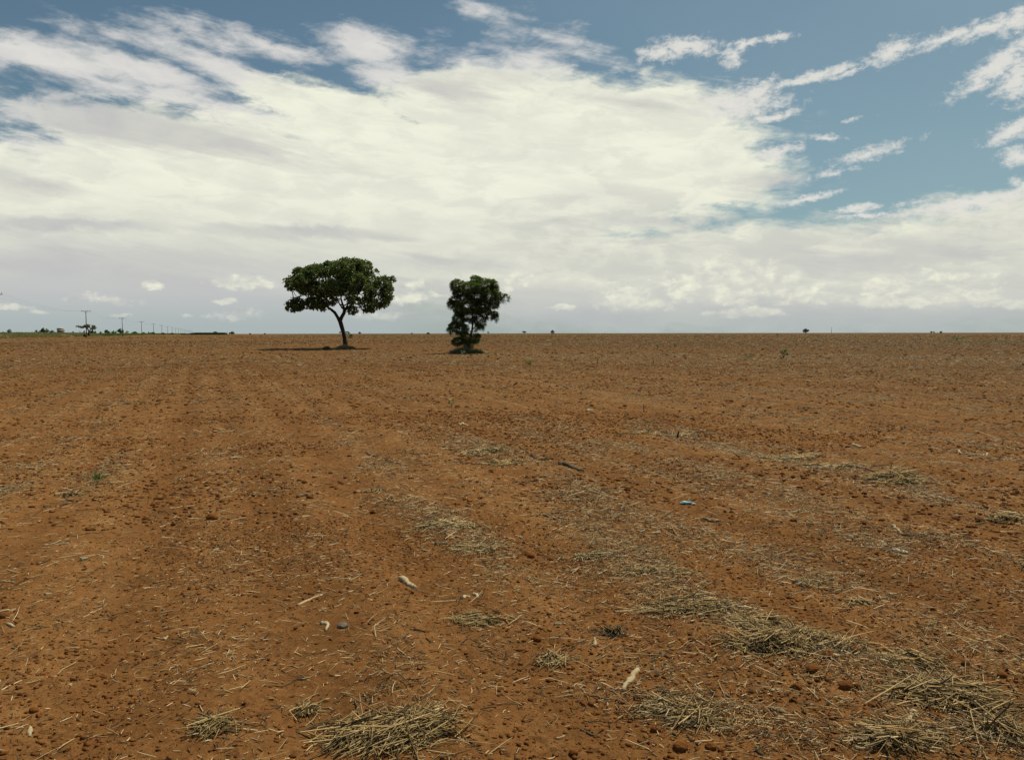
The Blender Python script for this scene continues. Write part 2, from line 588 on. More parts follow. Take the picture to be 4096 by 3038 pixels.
# pale flecks of dry matter, then dark flecks, over the far field
fl = nt.nodes.new('ShaderNodeTexVoronoi')
fl.inputs['Scale'].default_value = 5.0
nt.links.new(vadd(nt, pos, (1.0, 0.45, 1.0), 'MULTIPLY'), fl.inputs['Vector'])
fleck = S(nt, fl.outputs['Distance']).step(0.20, 0.12) * dist.step(25.0, 70.0)
c = mixc(nt, fleck * 0.30, c, (0.42, 0.29, 0.16))
fl2 = nt.nodes.new('ShaderNodeTexVoronoi')
fl2.inputs['Scale'].default_value = 3.1
nt.links.new(vadd(nt, pos, (1.0, 0.4, 1.0), 'MULTIPLY'), fl2.inputs['Vector'])
fleck2 = S(nt, fl2.outputs['Distance']).step(0.24, 0.14) * dist.step(25.0, 70.0)
c = mixc(nt, fleck2 * 0.45, c, (0.085, 0.045, 0.02))
right_dark = (S(nt, sepp.outputs[0]) * 0.8 + S(nt, sepp.outputs[1]) * 0.25 + (n_a - 0.5) * 60.0).step(-12.0, 55.0)  # soil colour darkens to the right and further out
c = mixc(nt, right_dark * 0.80, c, mixc(nt, 1.0, c, (0.52, 0.60, 0.66), 'MULTIPLY'))
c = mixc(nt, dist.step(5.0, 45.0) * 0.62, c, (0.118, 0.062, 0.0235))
# thin new growth far out
gr = noise(nt, pos, 0.012, 4, 0.6).step(0.47, 0.62) * dist.step(160.0, 420.0)
c = mixc(nt, gr * 0.22, c, (0.13, 0.15, 0.045))
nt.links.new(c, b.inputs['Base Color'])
b.inputs['Roughness'].default_value = 0.95
b.inputs['Specular IOR Level'].default_value = 0.03
hb = n_d * 0.6 + n_e * 0.35 + noise(nt, pos, 420.0, 3, 0.7) * 0.12
bump(nt, b, hb, 1.0, 0.018)

m_clod = simple_mat("soil_clod", [(0.0, (0.10, 0.035, 0.009)), (0.5, (0.18, 0.066, 0.016)), (1.0, (0.26, 0.105, 0.028))], 0.95, 0.1, 40, 0.3, 0.01, 90)
m_wood = simple_mat("weathered_wood", [(0.0, (0.07, 0.048, 0.028)), (0.5, (0.25, 0.18, 0.10)), (1.0, (0.54, 0.42, 0.25))], 0.8, 0.2, 35, 0.22, 0.004, 120)
m_dwood = simple_mat("dark_wood", [(0.0, (0.03, 0.019, 0.010)), (0.5, (0.085, 0.052, 0.027)), (1.0, (0.19, 0.125, 0.068))], 0.85, 0.2, 35, 0.22, 0.004, 120)
m_cob = simple_mat("dry_cob", [(0.0, (0.30, 0.21, 0.12)), (0.5, (0.38, 0.29, 0.16)), (1.0, (0.50, 0.41, 0.26))], 0.85, 0.2, 60, 0.2, 0.003, 150)
m_bark = simple_mat("bark", [(0.0, (0.018, 0.014, 0.011)), (0.5, (0.045, 0.035, 0.027)), (1.0, (0.09, 0.075, 0.06))], 0.9, 0.15, 14, 0.3, 0.02, 30)
m_pequi = leaf_mat("broad_leaf", [(0.0, (0.040, 0.058, 0.010)), (0.4, (0.090, 0.125, 0.028)), (0.75, (0.150, 0.190, 0.055)), (1.0, (0.28, 0.32, 0.14))], 0.38, 0.36)
m_feather = leaf_mat("feathery_leaf", [(0.0, (0.05, 0.068, 0.016)), (0.5, (0.11, 0.15, 0.040)), (1.0, (0.22, 0.27, 0.085))], 0.42, 0.42)
m_farleaf = leaf_mat("savanna_leaf", [(0.0, (0.05, 0.06, 0.028)), (0.5, (0.09, 0.11, 0.05)), (1.0, (0.15, 0.17, 0.085))], 0.6, 0.25)
m_weed = leaf_mat("weed_leaf", [(0.0, (0.045, 0.07, 0.02)), (0.5, (0.10, 0.145, 0.045)), (1.0, (0.22, 0.27, 0.12))], 0.5, 0.3)
m_grass = leaf_mat("grass_blade", [(0.0, (0.07, 0.085, 0.025)), (0.5, (0.15, 0.19, 0.055)), (1.0, (0.26, 0.30, 0.10))], 0.6, 0.35)
m_crop = leaf_mat("green_crop", [(0.0, (0.09, 0.14, 0.03)), (0.5, (0.16, 0.24, 0.06)), (1.0, (0.24, 0.33, 0.10))], 0.55, 0.35)
m_cane = leaf_mat("dark_crop", [(0.0, (0.06, 0.085, 0.04)), (0.5, (0.10, 0.135, 0.06)), (1.0, (0.16, 0.20, 0.10))], 0.55, 0.3)
m_dry = leaf_mat("dry_grass", [(0.0, (0.10, 0.085, 0.045)), (0.5, (0.20, 0.17, 0.09)), (1.0, (0.33, 0.28, 0.15))], 0.7, 0.25)
m_drygreen = leaf_mat("verge_grass", [(0.0, (0.13, 0.12, 0.05)), (0.5, (0.25, 0.23, 0.10)), (1.0, (0.42, 0.38, 0.19))], 0.7, 0.25)
m_bank = simple_mat("bank_soil", [(0.0, (0.12, 0.075, 0.035)), (0.6, (0.19, 0.13, 0.06)), (1.0, (0.22, 0.10, 0.045))], 0.95, 0.1, 0.25, 0.5)


def paint(name, colr, rough=0.5, metal=0.0, spec=0.4, amp=0.12):
    c0 = tuple(v * (1 - amp) for v in colr)
    c1 = tuple(min(v * (1 + amp), 1) for v in colr)
    return simple_mat(name, [(0.0, c0), (1.0, c1)], rough, spec, 6, 0.4, 0, 0, metal)


# ------------------------------------------------------------------ the field
dense = np.linspace(R(-44), R(44), 1180)
rest = np.linspace(R(44), R(316), 60)[1:-1]
angs = np.concatenate([dense, rest])
nr = 760
inv = np.linspace(1 / 2.1, 1 / 260.0, nr)
rad = np.concatenate([np.linspace(0.15, 2.0, 8), 1 / inv, np.geomspace(275, 9000, 60)])
AA, RR = np.meshgrid(angs, rad)
X = np.sin(AA) * RR
Y = np.cos(AA) * RR
Z = ground_h(X, Y)
na, nrr = len(angs), len(rad)
vid = np.arange(na * nrr).reshape(nrr, na)
a0 = vid[:-1]; a1 = vid[1:]
qf = np.stack([a0, np.roll(a0, -1, 1), np.roll(a1, -1, 1), a1], -1).reshape(-1, 4)[:, ::-1]
verts = np.stack([X, Y, Z], -1).reshape(-1, 3)
verts = np.concatenate([verts, [[0, 0, 0]]])
tf = np.stack([vid[0], np.full(na, len(verts) - 1), np.roll(vid[0], -1)], -1)[:, ::-1]
field = mesh_np("field", verts, [qf, tf], m_soil, True)
tag(field, kind="structure")


# ------------------------------------------------------------------ litter scattered over the soil
def sample_polar(n, r0, r1, az0=-40, az1=40, rng=RNG):
    r = np.sqrt(rng.random(n) * (r1 * r1 - r0 * r0) + r0 * r0)
    a = np.radians(rng.random(n) * (az1 - az0) + az0)
    return np.sin(a) * r, np.cos(a) * r


# windrows of raked straw: lists of photo pixels
ROWS = [
    ([(1620, 1700), (1900, 1800), (2150, 1850)], 90, 1.2),
    ([(1560, 2010), (1700, 2060), (1840, 2150), (1930, 2230)], 110, 2.6),
    ([(1800, 2380), (1960, 2300), (1980, 2560), (1900, 2700)], 100, 1.5),
    ([(2280, 1950), (2500, 2230), (2700, 2400), (3000, 2480), (3350, 2620), (3700, 2780)], 120, 3.0),
    ([(2540, 1700), (2720, 1740), (3050, 1830), (3300, 1870), (3600, 1920), (3750, 1980), (4080, 2090)], 60, 2.4),
    ([(3600, 2620), (3750, 2700), (3850, 2800)], 80, 2.4),
    ([(2300, 2770), (2600, 2830), (2900, 2870), (3300, 2950), (3700, 2960), (4090, 3020)], 130, 2.4),
    ([(1500, 2830), (1700, 2900), (1600, 3030)], 110, 2.2),
    ([(250, 1900), (400, 1950), (480, 1800), (330, 2000)], 60, 1.3),
    ([(1400, 1900), (1650, 1830)], 70, 1.3),
    ([(3300, 2200), (3700, 2150), (4090, 2250)], 90, 1.2),
]


def seg_dist(x, y, a, b_):
    ax, ay = a; bx, by = b_
    vx, vy = bx - ax, by - ay
    t = np.clip(((x - ax) * vx + (y - ay) * vy) / (vx * vx + vy * vy + 1e-9), 0, 1)
    return np.hypot(x - ax - t * vx, y - ay - t * vy)


ROWG = []
for pts, w, k in ROWS:
    g = [gp(*p) for p in pts]
    for p, q, pp in zip(g[:-1], g[1:], pts[:-1]):
        ROWG.append(((p.x, p.y), (q.x, q.y), w / F * p.y * 1.1, k))


def straw_density(x, y):
    a, c = rowc(x, y)
    r = np.hypot(x, y)
    d = np.clip((fbm(x / 0.7, y / 0.7, 3, 50) - 0.33) * 3.2, 0.12, 2.2)
    d = 0.35 + d * np.clip((fbm(a / 28, c / 0.75, 3, 60) - 0.32) * 3.6, 0.15, 2.2)
    d = d * (1 + 0.38 * np.sin(c * 2 * math.pi / 0.9 + 3 * fbm(a / 9, c / 9, 2, 5)))
    d = d * (0.80 + 0.60 * np.clip((x / np.maximum(r, 1) + 0.10) * 2.0, 0, 1))        # more straw to the right
    for p, q, w, k in ROWG:
        s = seg_dist(x, y, p, q)
        d = d + (0.45 + 0.35 * (k > 2.3)) * k * np.exp(-(s / w) ** 2) * (0.3 + 1.4 * fbm(x / 0.5, y / 0.5, 2, 7))
    return d


def straws(n, r0, r1, lmin, lmax, wbase, tiltmax=0.35, rng=RNG):
    x, y = sample_polar(n, r0, r1)
    d = straw_density(x, y)
    keep = rng.random(n) * 3.4 < d
    x, y, d = x[keep], y[keep], d[keep]
    n = len(x)
    r = np.hypot(x, y)
    L = np.exp(rng.normal(math.log(0.72 * math.sqrt(lmin * lmax)), 0.75, n)).clip(lmin * 0.5, lmax * 2.2)
    W = np.maximum(wbase * (0.5 + rng.random(n)), r * 0.00036) * (0.7 + 0.3 * rng.random(n))
    th = rng.random(n) * math.pi * 2
    tilt = np.abs(rng.normal(0, tiltmax * 0.5, n))
    z = ground_h(x, y) + W * 0.6 + np.sin(tilt) * L * 0.42 + rng.random(n) * 0.012 * np.clip(d - 1.2, 0, 3)
    bend = np.where(rng.random(n) < .2, rng.normal(0, 0.2, n), rng.normal(0, 0.035, n))
    col = rng.beta(0.8, 1.05, n)
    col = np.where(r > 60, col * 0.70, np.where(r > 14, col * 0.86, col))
    return x, y, z, L, W, th, tilt, bend, col


def straw_mesh(name, sets, mat, parent=None, loc=(0, 0, 0)):
    x, y, z, L, W, th, tilt, bend, col = [np.concatenate(s) for s in zip(*sets)]
    n = len(x)
    ct, st = np.cos(tilt), np.sin(tilt)
    dirv = np.stack([np.cos(th) * ct, np.sin(th) * ct, st], -1)
    side = np.stack([-np.sin(th), np.cos(th), np.zeros(n)], -1)
    up = np.cross(dirv, side)
    cen = np.stack([x, y, z], -1)
    V = []
    for k, (t, wk) in enumerate(((-0.5, 0.8), (0.08, 1.0), (0.5, 0.6))):
        off = bend * L * (1 - (2 * t) ** 2)
        p = cen + dirv * (t * L)[:, None] + side * off[:, None]
        for (s, u) in ((-0.5, -0.35), (0.5, -0.35), (0.0, 0.5)):
            V.append(p + side * (s * W * wk)[:, None] + up * (u * W * wk)[:, None])
    V = np.stack(V, 1)                    # n, 9, 3
    base = (np.arange(n) * 9)[:, None, None]
    q = np.array([(0, 1, 4, 3), (1, 2, 5, 4), (2, 0, 3, 5), (3, 4, 7, 6), (4, 5, 8, 7), (5, 3, 6, 8)])
    Q = (q[None] + base).reshape(-1, 4)
    o = mesh_np(name, V.reshape(-1, 3), Q, mat, False, {"rnd": np.repeat(col, 9)}, loc, parent)
    return o


lit = [
    straws(62000, 2.2, 6, 0.016, 0.075, 0.0042),
    straws(130000, 6, 12, 0.020, 0.09, 0.0050),
    straws(140000, 12, 25, 0.03, 0.12, 0.0065),
    straws(170000, 25, 60, 0.05, 0.18, 0.012),
    straws(140000, 60, 170, 0.10, 0.35, 0.026),
    straws(60000, 170, 480, 0.25, 0.7, 0.06),
]
# fine chaff close by
lit.append(straws(90000, 2.2, 7, 0.005, 0.020, 0.0024))
lit.append(straws(90000, 7, 15, 0.010, 0.03, 0.0032))
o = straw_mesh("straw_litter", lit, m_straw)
tag(o, "loose pale bits of straw strewn over the red brown soil", "straw", kind="stuff")


def ico():
    t = (1 + 5 ** 0.5) / 2
    v = np.array([(-1, t, 0), (1, t, 0), (-1, -t, 0), (1, -t, 0), (0, -1, t), (0, 1, t), (0, -1, -t), (0, 1, -t), (t, 0, -1), (t, 0, 1), (-t, 0, -1), (-t, 0, 1)])
    v /= np.linalg.norm(v[0])
    f = np.array([(0, 11, 5), (0, 5, 1), (0, 1, 7), (0, 7, 10), (0, 10, 11), (1, 5, 9), (5, 11, 4), (11, 10, 2), (10, 7, 6), (7, 1, 8), (3, 9, 4), (3, 4, 2), (3, 2, 6), (3, 6, 8), (3, 8, 9), (4, 9, 5), (2, 4, 11), (6, 2, 10), (8, 6, 7), (9, 8, 1)])
    return v, f


def lumps(n, r0, r1, smin, smax, pixmin=0.0, rng=RNG):
    x, y = sample_polar(n, r0, r1)
    keep = rng.random(n) < np.clip((fbm(x / 1.2, y / 1.2, 3, 70) - 0.28) * 2.6, 0.08, 1)
    x, y = x[keep], y[keep]
    n = len(x)
    s = smin * (smax / smin) ** (rng.random(n) ** 3.0)
    s = np.maximum(s, np.hypot(x, y) * pixmin)
    return x, y, s


def lump_mesh(name, sets, mat, flat=0.5):
    x, y, s = [np.concatenate(k) for k in zip(*sets)]
    n = len(x)
    iv, f = ico()
    V = iv[None] * (0.35 + 1.1 * RNG.random((n, 12, 1)))
    V = V * s[:, None, None] * np.stack([0.8 + 0.5 * RNG.random(n), 0.8 + 0.5 * RNG.random(n), np.full(n, flat) * (0.7 + 0.6 * RNG.random(n))], -1)[:, None]
    V = V + np.stack([x, y, ground_h(x, y) + s * 0.18], -1)[:, None]
    T = (f[None] + (np.arange(n) * 12)[:, None, None]).reshape(-1, 3)
    return mesh_np(name, V.reshape(-1, 3), T, mat, False, {"rnd": np.repeat(RNG.random(n), 12)})


o = lump_mesh("soil_crumbs", [
    lumps(90000, 2.2, 7, 0.0022, 0.014), lumps(95000, 7, 16, 0.004, 0.030), lumps(70000, 16, 45, 0.010, 0.05, 0.0003),
    lumps(70000, 45, 180, 0.02, 0.12, 0.0003), lumps(26000, 180, 480, 0.06, 0.22, 0.0003)], m_clod)
tag(o, "crumbs and small lumps of dark red soil lying all over the field", "soil", kind="stuff")
# ------------------------------------------------------------------ foliage makers
def unit(v):
    return v / (np.linalg.norm(v, axis=-1, keepdims=True) + 1e-9)


def rosettes(cen, out, nleaf, length, width, rng=RNG, cup=0.55, hue=None, droop=0.0):
    """whorls of broad kite-shaped leaves; returns verts, tris, rnd"""
    n = len(cen)
    cen = np.repeat(cen, nleaf, 0)
    out = np.repeat(out, nleaf, 0)
    m = n * nleaf
    rv = unit(rng.normal(size=(m, 3)))
    d = unit(unit(rv - out * np.sum(rv * out, 1, keepdims=True)) + out * (cup + 0.45 * rng.normal(size=(m, 1))) + np.array([0, 0, -droop]))
    nrm = unit(np.cross(d, unit(rng.normal(size=(m, 3)) + 0.8 * np.cross(d, out))))
    side = unit(np.cross(d, nrm))
    L = length * (0.6 + 0.6 * rng.random((m, 1)))
    W = width * (0.7 + 0.5 * rng.random((m, 1)))
    st = cen + d * L * 0.10
    midp = cen + d * L * 0.62
    tip = cen + d * L + nrm * L * rng.normal(0, 0.12, (m, 1))
    fold = nrm * W * 0.18
    V = np.stack([st, midp + side * W * 0.5 + fold, tip, midp - side * W * 0.5 + fold, midp - fold * 0.4], 1)
    base = (np.arange(m) * 5)[:, None, None]
    T = np.array([(0, 1, 4), (1, 2, 4), (2, 3, 4), (3, 0, 4)])[None] + base
    base_c = rng.random(n) if hue is None else hue
    c = (np.repeat(base_c, nleaf) * 0.5 + rng.beta(1.6, 2.2, m) * 0.6).clip(0, 1)
    return V.reshape(-1, 3), T.reshape(-1, 3), np.repeat(c, 5)


def fronds(cen, out, nper, length, wid, pairs=6, rng=RNG, droop=0.35):
    n = len(cen) * nper
    cen = np.repeat(cen, nper, 0); out = np.repeat(out, nper, 0)
    d = unit(out * 0.7 + 0.75 * unit(rng.normal(size=(n, 3))) + np.array([0, 0, 0.1]))
    L = length * (0.6 + 0.6 * rng.random((n, 1)))
    s = unit(np.cross(d, np.array([0, 0, 1.0]) + 0.5 * rng.normal(size=(n, 3))))
    up = np.cross(s, d)
    V, T = [], []
    col = rng.beta(1.5, 2.0, n)
    k = 0
    for i in range(pairs):
        t = (i + 0.7) / pairs
        p = cen + d * L * t - np.array([0, 0, 1.0]) * L * droop * t * t
        w = wid * (1 - 0.55 * abs(t - 0.45) * 1.6)
        for sg in (-1, 1):
            e = p + s * sg * w + d * w * 0.55 - up * w * 0.25
            a = p + d * L * 0.05
            b = p - d * L * 0.05
            mid = (p + e) / 2 + d * L * 0.06
            mid2 = (p + e) / 2 - d * L * 0.05
            V.append(np.stack([b, mid2, e, mid], 1)); k += 1
    V = np.stack(V, 1)                       # n,k,4,3
    T = (np.arange(n * k) * 4)[:, None] + np.array([0, 1, 2, 3])[None]
    return V.reshape(-1, 3), T, np.repeat(col, k * 4)


def tufts(x, y, z, h, w, nb, spread, rng=RNG, lean=0.25):
    n = len(x)
    c = np.repeat(np.stack([x, y, z], -1), nb, 0)
    h = np.repeat(h, nb) * (0.45 + 0.75 * rng.random(n * nb))
    w = np.repeat(w, nb)
    m = n * nb
    a = rng.random(m) * 2 * math.pi
    sp = np.repeat(spread, nb) * np.sqrt(rng.random(m))
    o = np.stack([np.cos(a), np.sin(a), np.zeros(m)], -1)
    p = c + o * sp[:, None]
    ln = lean * (0.4 + rng.random(m))
    th = rng.random(m) * math.pi
    s = np.stack([np.cos(th), np.sin(th), np.zeros(m)], -1) * (w * 0.5)[:, None]
    up = np.array([0, 0, 1.0])
    mid = p + up * (h * 0.6)[:, None] + o * (h * ln * 0.45)[:, None]
    tip = p + up * (h * (1 - 0.3 * ln))[:, None] + o * (h * ln * 1.3)[:, None]
    V = np.stack([p - s, p + s, mid + s * 0.8, mid - s * 0.8, tip], 1)
    b_ = (np.arange(m) * 5)[:, None]
    Q = b_ + np.array([0, 1, 2, 3])[None]
    T = b_ + np.array([3, 2, 4])[None]
    return V.reshape(-1, 3), Q, T, np.repeat((np.repeat(rng.random(n), nb) * 0.5 + 0.5 * rng.random(m)), 5)


def grow(nodes, parents, attr_pts, step=0.22, infl=2.5, kill=0.32, iters=90):
    nodes = [np.asarray(p, float) for p in nodes]
    parents = list(parents)
    A = np.asarray(attr_pts)
    alive = np.ones(len(A), bool)
    nd = np.full(len(A), 1e9); ni = np.zeros(len(A), int)
    N = np.array(nodes)
    for i, p in enumerate(N):
        d = np.linalg.norm(A - p, axis=1); m = d < nd
        nd[m] = d[m]; ni[m] = i
    end = np.full(len(A), -1)
    for it in range(iters):
        k = alive & (nd < kill)
        end[k] = ni[k]; alive[k] = False
        act = alive & (nd < infl)
        if not act.any():
            if not alive.any(): break
            act = alive
        new = []
        for j in np.unique(ni[act]):
            mm = act & (ni == j)
            v = unit(A[mm] - nodes[j]).sum(0)
            if np.linalg.norm(v) < 1e-3: v = A[mm][0] - nodes[j]
            v = unit(v + RNG.normal(0, 0.35, 3) * 0.6)
            nodes.append(nodes[j] + v * step); parents.append(j); new.append(len(nodes) - 1)
        for i in new:
            d = np.linalg.norm(A - nodes[i], axis=1); m = alive & (d < nd)
            nd[m] = d[m]; ni[m] = i
    end[end < 0] = ni[end < 0]
    return nodes, parents, end


def limbs(nodes, parents, ends, given, rtip, power, sides=5):
    n = len(nodes)
    cnt = np.zeros(n)
    for e in ends: cnt[e] += 1
    for i in range(n - 1, 0, -1):
        cnt[parents[i]] += cnt[i]
    r = rtip * np.maximum(cnt, 1) ** power
    for i, g in given.items(): r[i] = g
    kids = [[] for _ in range(n)]
    for i in range(1, n):
        if cnt[i] > 0 or i in given: kids[parents[i]].append(i)
    mb = MB()
    stack = [(0, None)]
    while stack:
        i, par = stack.pop()
        path = [i]
        while kids[path[-1]]:
            ks = sorted(kids[path[-1]], key=lambda k: -(r[k] + cnt[k] * 1e-5))
            for o_ in ks[1:]: stack.append((o_, path[-1]))
            path.append(ks[0])
        full = ([par] if par is not None else []) + path
        if len(full) < 2: continue
        rr = [r[k] for k in full]
        if par is not None: rr[0] = min(rr[0], rr[1] * 1.25)
        big = max(rr) > 0.07
        mb.tube([nodes[k] for k in full], rr, 10 if big else sides, True, 0.5 + 0.3 * (RNG.random() - 0.5), 0.18 if big else 0.0)
    return mb


def in_lobes(lobes, n, holes=0.42, hs=1.3, rng=RNG, shell=0.55):
    """random points in a union of ellipsoids (cx,cy,cz,rx,ry,rz), thinned by noise"""
    vol = np.array([l[3] * l[4] * l[5] for l in lobes]) ** 0.62
    pick = rng.choice(len(lobes), n, p=vol / vol.sum())
    L = np.array(lobes)[pick]
    d = unit(rng.normal(size=(n, 3)))
    rr = rng.random((n, 1)) ** (1 / 3)
    rr = rr * (1 - shell) + shell * (0.80 + 0.22 * rng.random((n, 1)))
    p = L[:, :3] + d * rr * L[:, 3:]
    k = fbm(p[:, 0] / hs + p[:, 1] * 0.6, p[:, 2] / hs + p[:, 1] * 0.8, 2, 90)
    keep = k > holes
    return p[keep], unit(d / L[:, 3:])[keep]


def zfun(ox, oy, sc, base_px, dist):
    """zoom-picture coordinates -> metres from the thing's base"""
    org = P(base_px[0], base_px[1], dist)

    def f(x, y, dep=0.0):
        p = P(ox + x / sc, oy + y / sc, dist + 0.0) - org
        return np.array([p.x, dep, p.z])
    k = dist / F / sc
    return f, k, org


# ------------------------------------------------------------------ the broad-crowned tree
D1 = 79.0
f1, k1, org1 = zfun(1040, 980, 3.592, (1382, 1391), D1)
base1 = Vector((org1.x, org1.y, org1.z))
lob = [(470, 560, 95, 105, 0, 1.6), (590, 430, 120, 95, 0.5, 2), (560, 380, 50, 45, 0, .7), (640, 380, 50, 45, .6, .7), (820, 400, 140, 100, -0.8, 2.5), (815, 320, 45, 45, 0.3, .7), (1000, 370, 170, 110, 1, 3),
       (995, 290, 60, 45, 0, .8), (1300, 350, 250, 125, -1, 3), (1330, 430, 290, 160, 1.5, 3), (1390, 255, 90, 50, 0, 1), (1260, 255, 70, 45, -1, 1), (1520, 330, 110, 100, 0, 2.2), (1650, 340, 45, 50, 0.5, .7), (1460, 560, 210, 150, -1.5, 2.5), (1760, 540, 130, 100, 0.5, 1.8),
       (1880, 500, 50, 50, 0.5, .7), (1830, 690, 95, 140, -.5, 1.5), (1720, 770, 150, 110, 1, 2), (1560, 870, 150, 95, -1, 1.8), (1390, 940, 75, 55, -2, .9), (700, 560, 170, 120, -2, 2), (600, 640, 120, 75, 1.5, 1.5),
       (890, 640, 180, 120, -1, 2), (760, 830, 140, 90, .5, 1.8), (560, 850, 100, 95, -.5, 1.3), (440, 880, 75, 85, .5, 1.1), (940, 890, 80, 65, -2, 1.0), (1150, 640, 190, 115, -2.8, 1.4),
       (1150, 580, 240, 140, 2.8, 1.4), (1290, 780, 110, 60, 2, 1), (1080, 800, 90, 70, -1.8, 1), (1450, 760, 150, 90, -2.2, 1.2), (1620, 900, 90, 55, .6, 1.2), (1640, 680, 120, 110, -.4, 1.5)]
lob3 = [tuple(f1(a, b_, d_)) + (rx * k1, rd, ry * k1) for a, b_, rx, ry, d_, rd in lob]
pts, outs = in_lobes(lob3, 4600, 0.36, 0.8, shell=0.38)
pts = pts[:3300]; outs = outs[:3300]
sk = [(1228, 1462, 0, 46), (1224, 1430, 0, 31), (1215, 1340, 0, 29), (1200, 1260, 0, 30), (1180, 1190, 0.05, 30), (1160, 1130, 0.05, 30), (1146, 1085, 0, 33)]
sk.insert(0, (1230, 1500, 0, 50))
nodes = [f1(a, b_, d_) for a, b_, d_, r_ in sk]
par = [-1] + list(range(len(sk) - 1))
given = {i: s_[3] * k1 for i, s_ in enumerate(sk)}


def limb(start, seq):
    p = start
    for (a, b_, d_, r_) in seq:
        nodes.append(f1(a, b_, d_)); par.append(p); p = len(nodes) - 1
        given[p] = r_ * k1
    return p


lf = limb(7, [(1115, 1030, -.1, 22), (1080, 970, -.2, 21), (1030, 925, -.3, 18), (985, 890, -.4, 14)])
limb(lf, [(900, 880, -.4, 10), (820, 900, -.3, 8), (740, 905, 0, 7), (660, 920, .2, 5)])
limb(lf, [(950, 820, -.9, 10), (900, 740, -1.5, 8), (860, 650, -1.8, 6)])
rg = limb(7, [(1175, 1030, .05, 25), (1205, 975, .1, 25), (1215, 930, .1, 26)])
limb(rg, [(1165, 895, .4, 13), (1120, 850, .9, 11), (1060, 760, 1.4, 8), (990, 660, 1.8, 6), (900, 560, 1.8, 5)])
limb(rg, [(1200, 860, -.4, 14), (1190, 770, -.9, 11), (1220, 650, -1.2, 8), (1260, 520, -1.2, 6)])
r2 = limb(rg, [(1270, 885, .1, 17), (1340, 885, .3, 13), (1420, 895, .2, 9), (1520, 890, -.3, 6)])
limb(r2 - 1, [(1480, 830, .6, 8), (1580, 760, .9, 6), (1680, 700, 1, 5)])
limb(rg, [(1230, 850, 1.0, 10), (1330, 740, 1.8, 8), (1400, 620, 2.2, 6)])
limb(rg + 2, [(1250, 870, -1.0, 9), (1370, 800, -1.7, 7), (1480, 680, -1.9, 5)])
nodes, par, ends = grow(nodes, par, pts, 0.24, 2.2, 0.30, 80)
t1 = empty("broad_leaved_tree", base1)
tag(t1, "tall wide-crowned tree on a bare curved forked trunk in the field", "tree")
limbs(nodes, par, ends, given, 0.012, 0.36).build("trunk", m_bark, t1, smooth=True)
N = np.array(nodes)
oo = unit(outs * 0.6 + unit(pts - N[ends]) * 0.3 + np.array([0, 0, 0.55]))
pts = pts + RNG.normal(0, 0.06, pts.shape)
v, t, c = rosettes(pts, oo, 13, 0.25, 0.11)
# second whorls along the twigs
sel = RNG.random(len(pts)) < 0.85
p2 = pts[sel] * 0.6 + N[ends][sel] * 0.4 + RNG.normal(0, 0.10, (sel.sum(), 3))
v2, t2, c2 = rosettes(p2, oo[sel], 5, 0.27, 0.115)
mesh_np("crown", np.concatenate([v, v2]), np.concatenate([t, t2 + len(v)]), m_pequi, False, {"rnd": np.concatenate([c, c2])}, (0, 0, 0), t1)

# the sucker beside its trunk
f_, k_, o_ = zfun(1040, 980, 3.592, (1390, 1385), D1 - 0.4)
t = empty("leafy_sucker", (o_.x, o_.y, gz(o_.x, o_.y)))
tag(t, "thin leafy shoot growing beside the trunk of the wide-crowned tree", "sapling")
mb = MB()
mb.tube([f_(1255, 1400), f_(1256, 1345), f_(1262, 1300), f_(1258, 1250)], [.02, .015, .012, .01], 5)
mb.tube([f_(1256, 1345), f_(1285, 1310), f_(1300, 1290)], [.014, .01, .008], 5)
mb.build("stem", m_bark, t)
cs = np.array([f_(1250, 1235), f_(1270, 1228), f_(1290, 1240), f_(1300, 1290), f_(1315, 1280), f_(1305, 1305), f_(1295, 1270), f_(1268, 1255)])
v, tt, c = rosettes(cs, np.tile([0, 0, 1.0], (len(cs), 1)), 7, 0.26, 0.12)
mesh_np("leaves", v, tt, m_weed, False, {"rnd": c * 0.6}, (0, 0, 0), t)

# ------------------------------------------------------------------ the feathery tree
D2 = 61.5
f2, k2, org2 = zfun(1640, 1060, 3.712, (1872, 1408), D2)
base2 = Vector((org2.x, org2.y, org2.z))
lob = [(700, 300, 105, 80, 0, .7), (960, 205, 50, 40, 0, .4), (1010, 210, 35, 35, .2, .3), (1110, 290, 140, 85, .2, .9), (1240, 280, 50, 50, 0, .5), (900, 340, 170, 85, -.3, 1.0), (730, 400, 95, 65, .3, .6), (1250, 360, 55, 50, 0, .5), (1000, 440, 190, 110, .3, 1.1),
       (1180, 440, 120, 110, -.3, .8), (680, 520, 90, 55, 0, .5), (620, 580, 65, 50, .2, .4), (1340, 455, 62, 42, 0, .35), (1410, 485, 62, 50, 0, .35), (1410, 530, 35, 25, .1, .2), (1250, 560, 70, 80, 0, .6), (860, 600, 170, 110, -.3, .9), (1040, 600, 150, 100, .4, .8), (720, 640, 80, 70, 0, .5), (880, 740, 150, 90, .3, .8),
       (1110, 700, 90, 90, -.2, .6), (1250, 720, 45, 40, 0, .3), (1275, 785, 35, 38, 0, .25), (1190, 760, 45, 45, 0, .3), (720, 800, 80, 85, 0, .6), (1040, 830, 90, 90, .2, .6), (650, 910, 65, 65, 0, .5), (760, 950, 110, 70, .2, .6), (1020, 930, 65, 50, 0, .4),
       (870, 1060, 110, 75, 0, .6), (980, 1080, 60, 60, .1, .4), (700, 1130, 65, 50, 0, .4), (860, 1170, 90, 60, 0, .5), (590, 970, 45, 30, 0, .25)]
lob3 = [tuple(f2(a, b_, d_)) + (rx * k2, rd, ry * k2) for a, b_, rx, ry, d_, rd in lob]
pts, outs = in_lobes(lob3, 3800, 0.31, 0.42, shell=0.5)
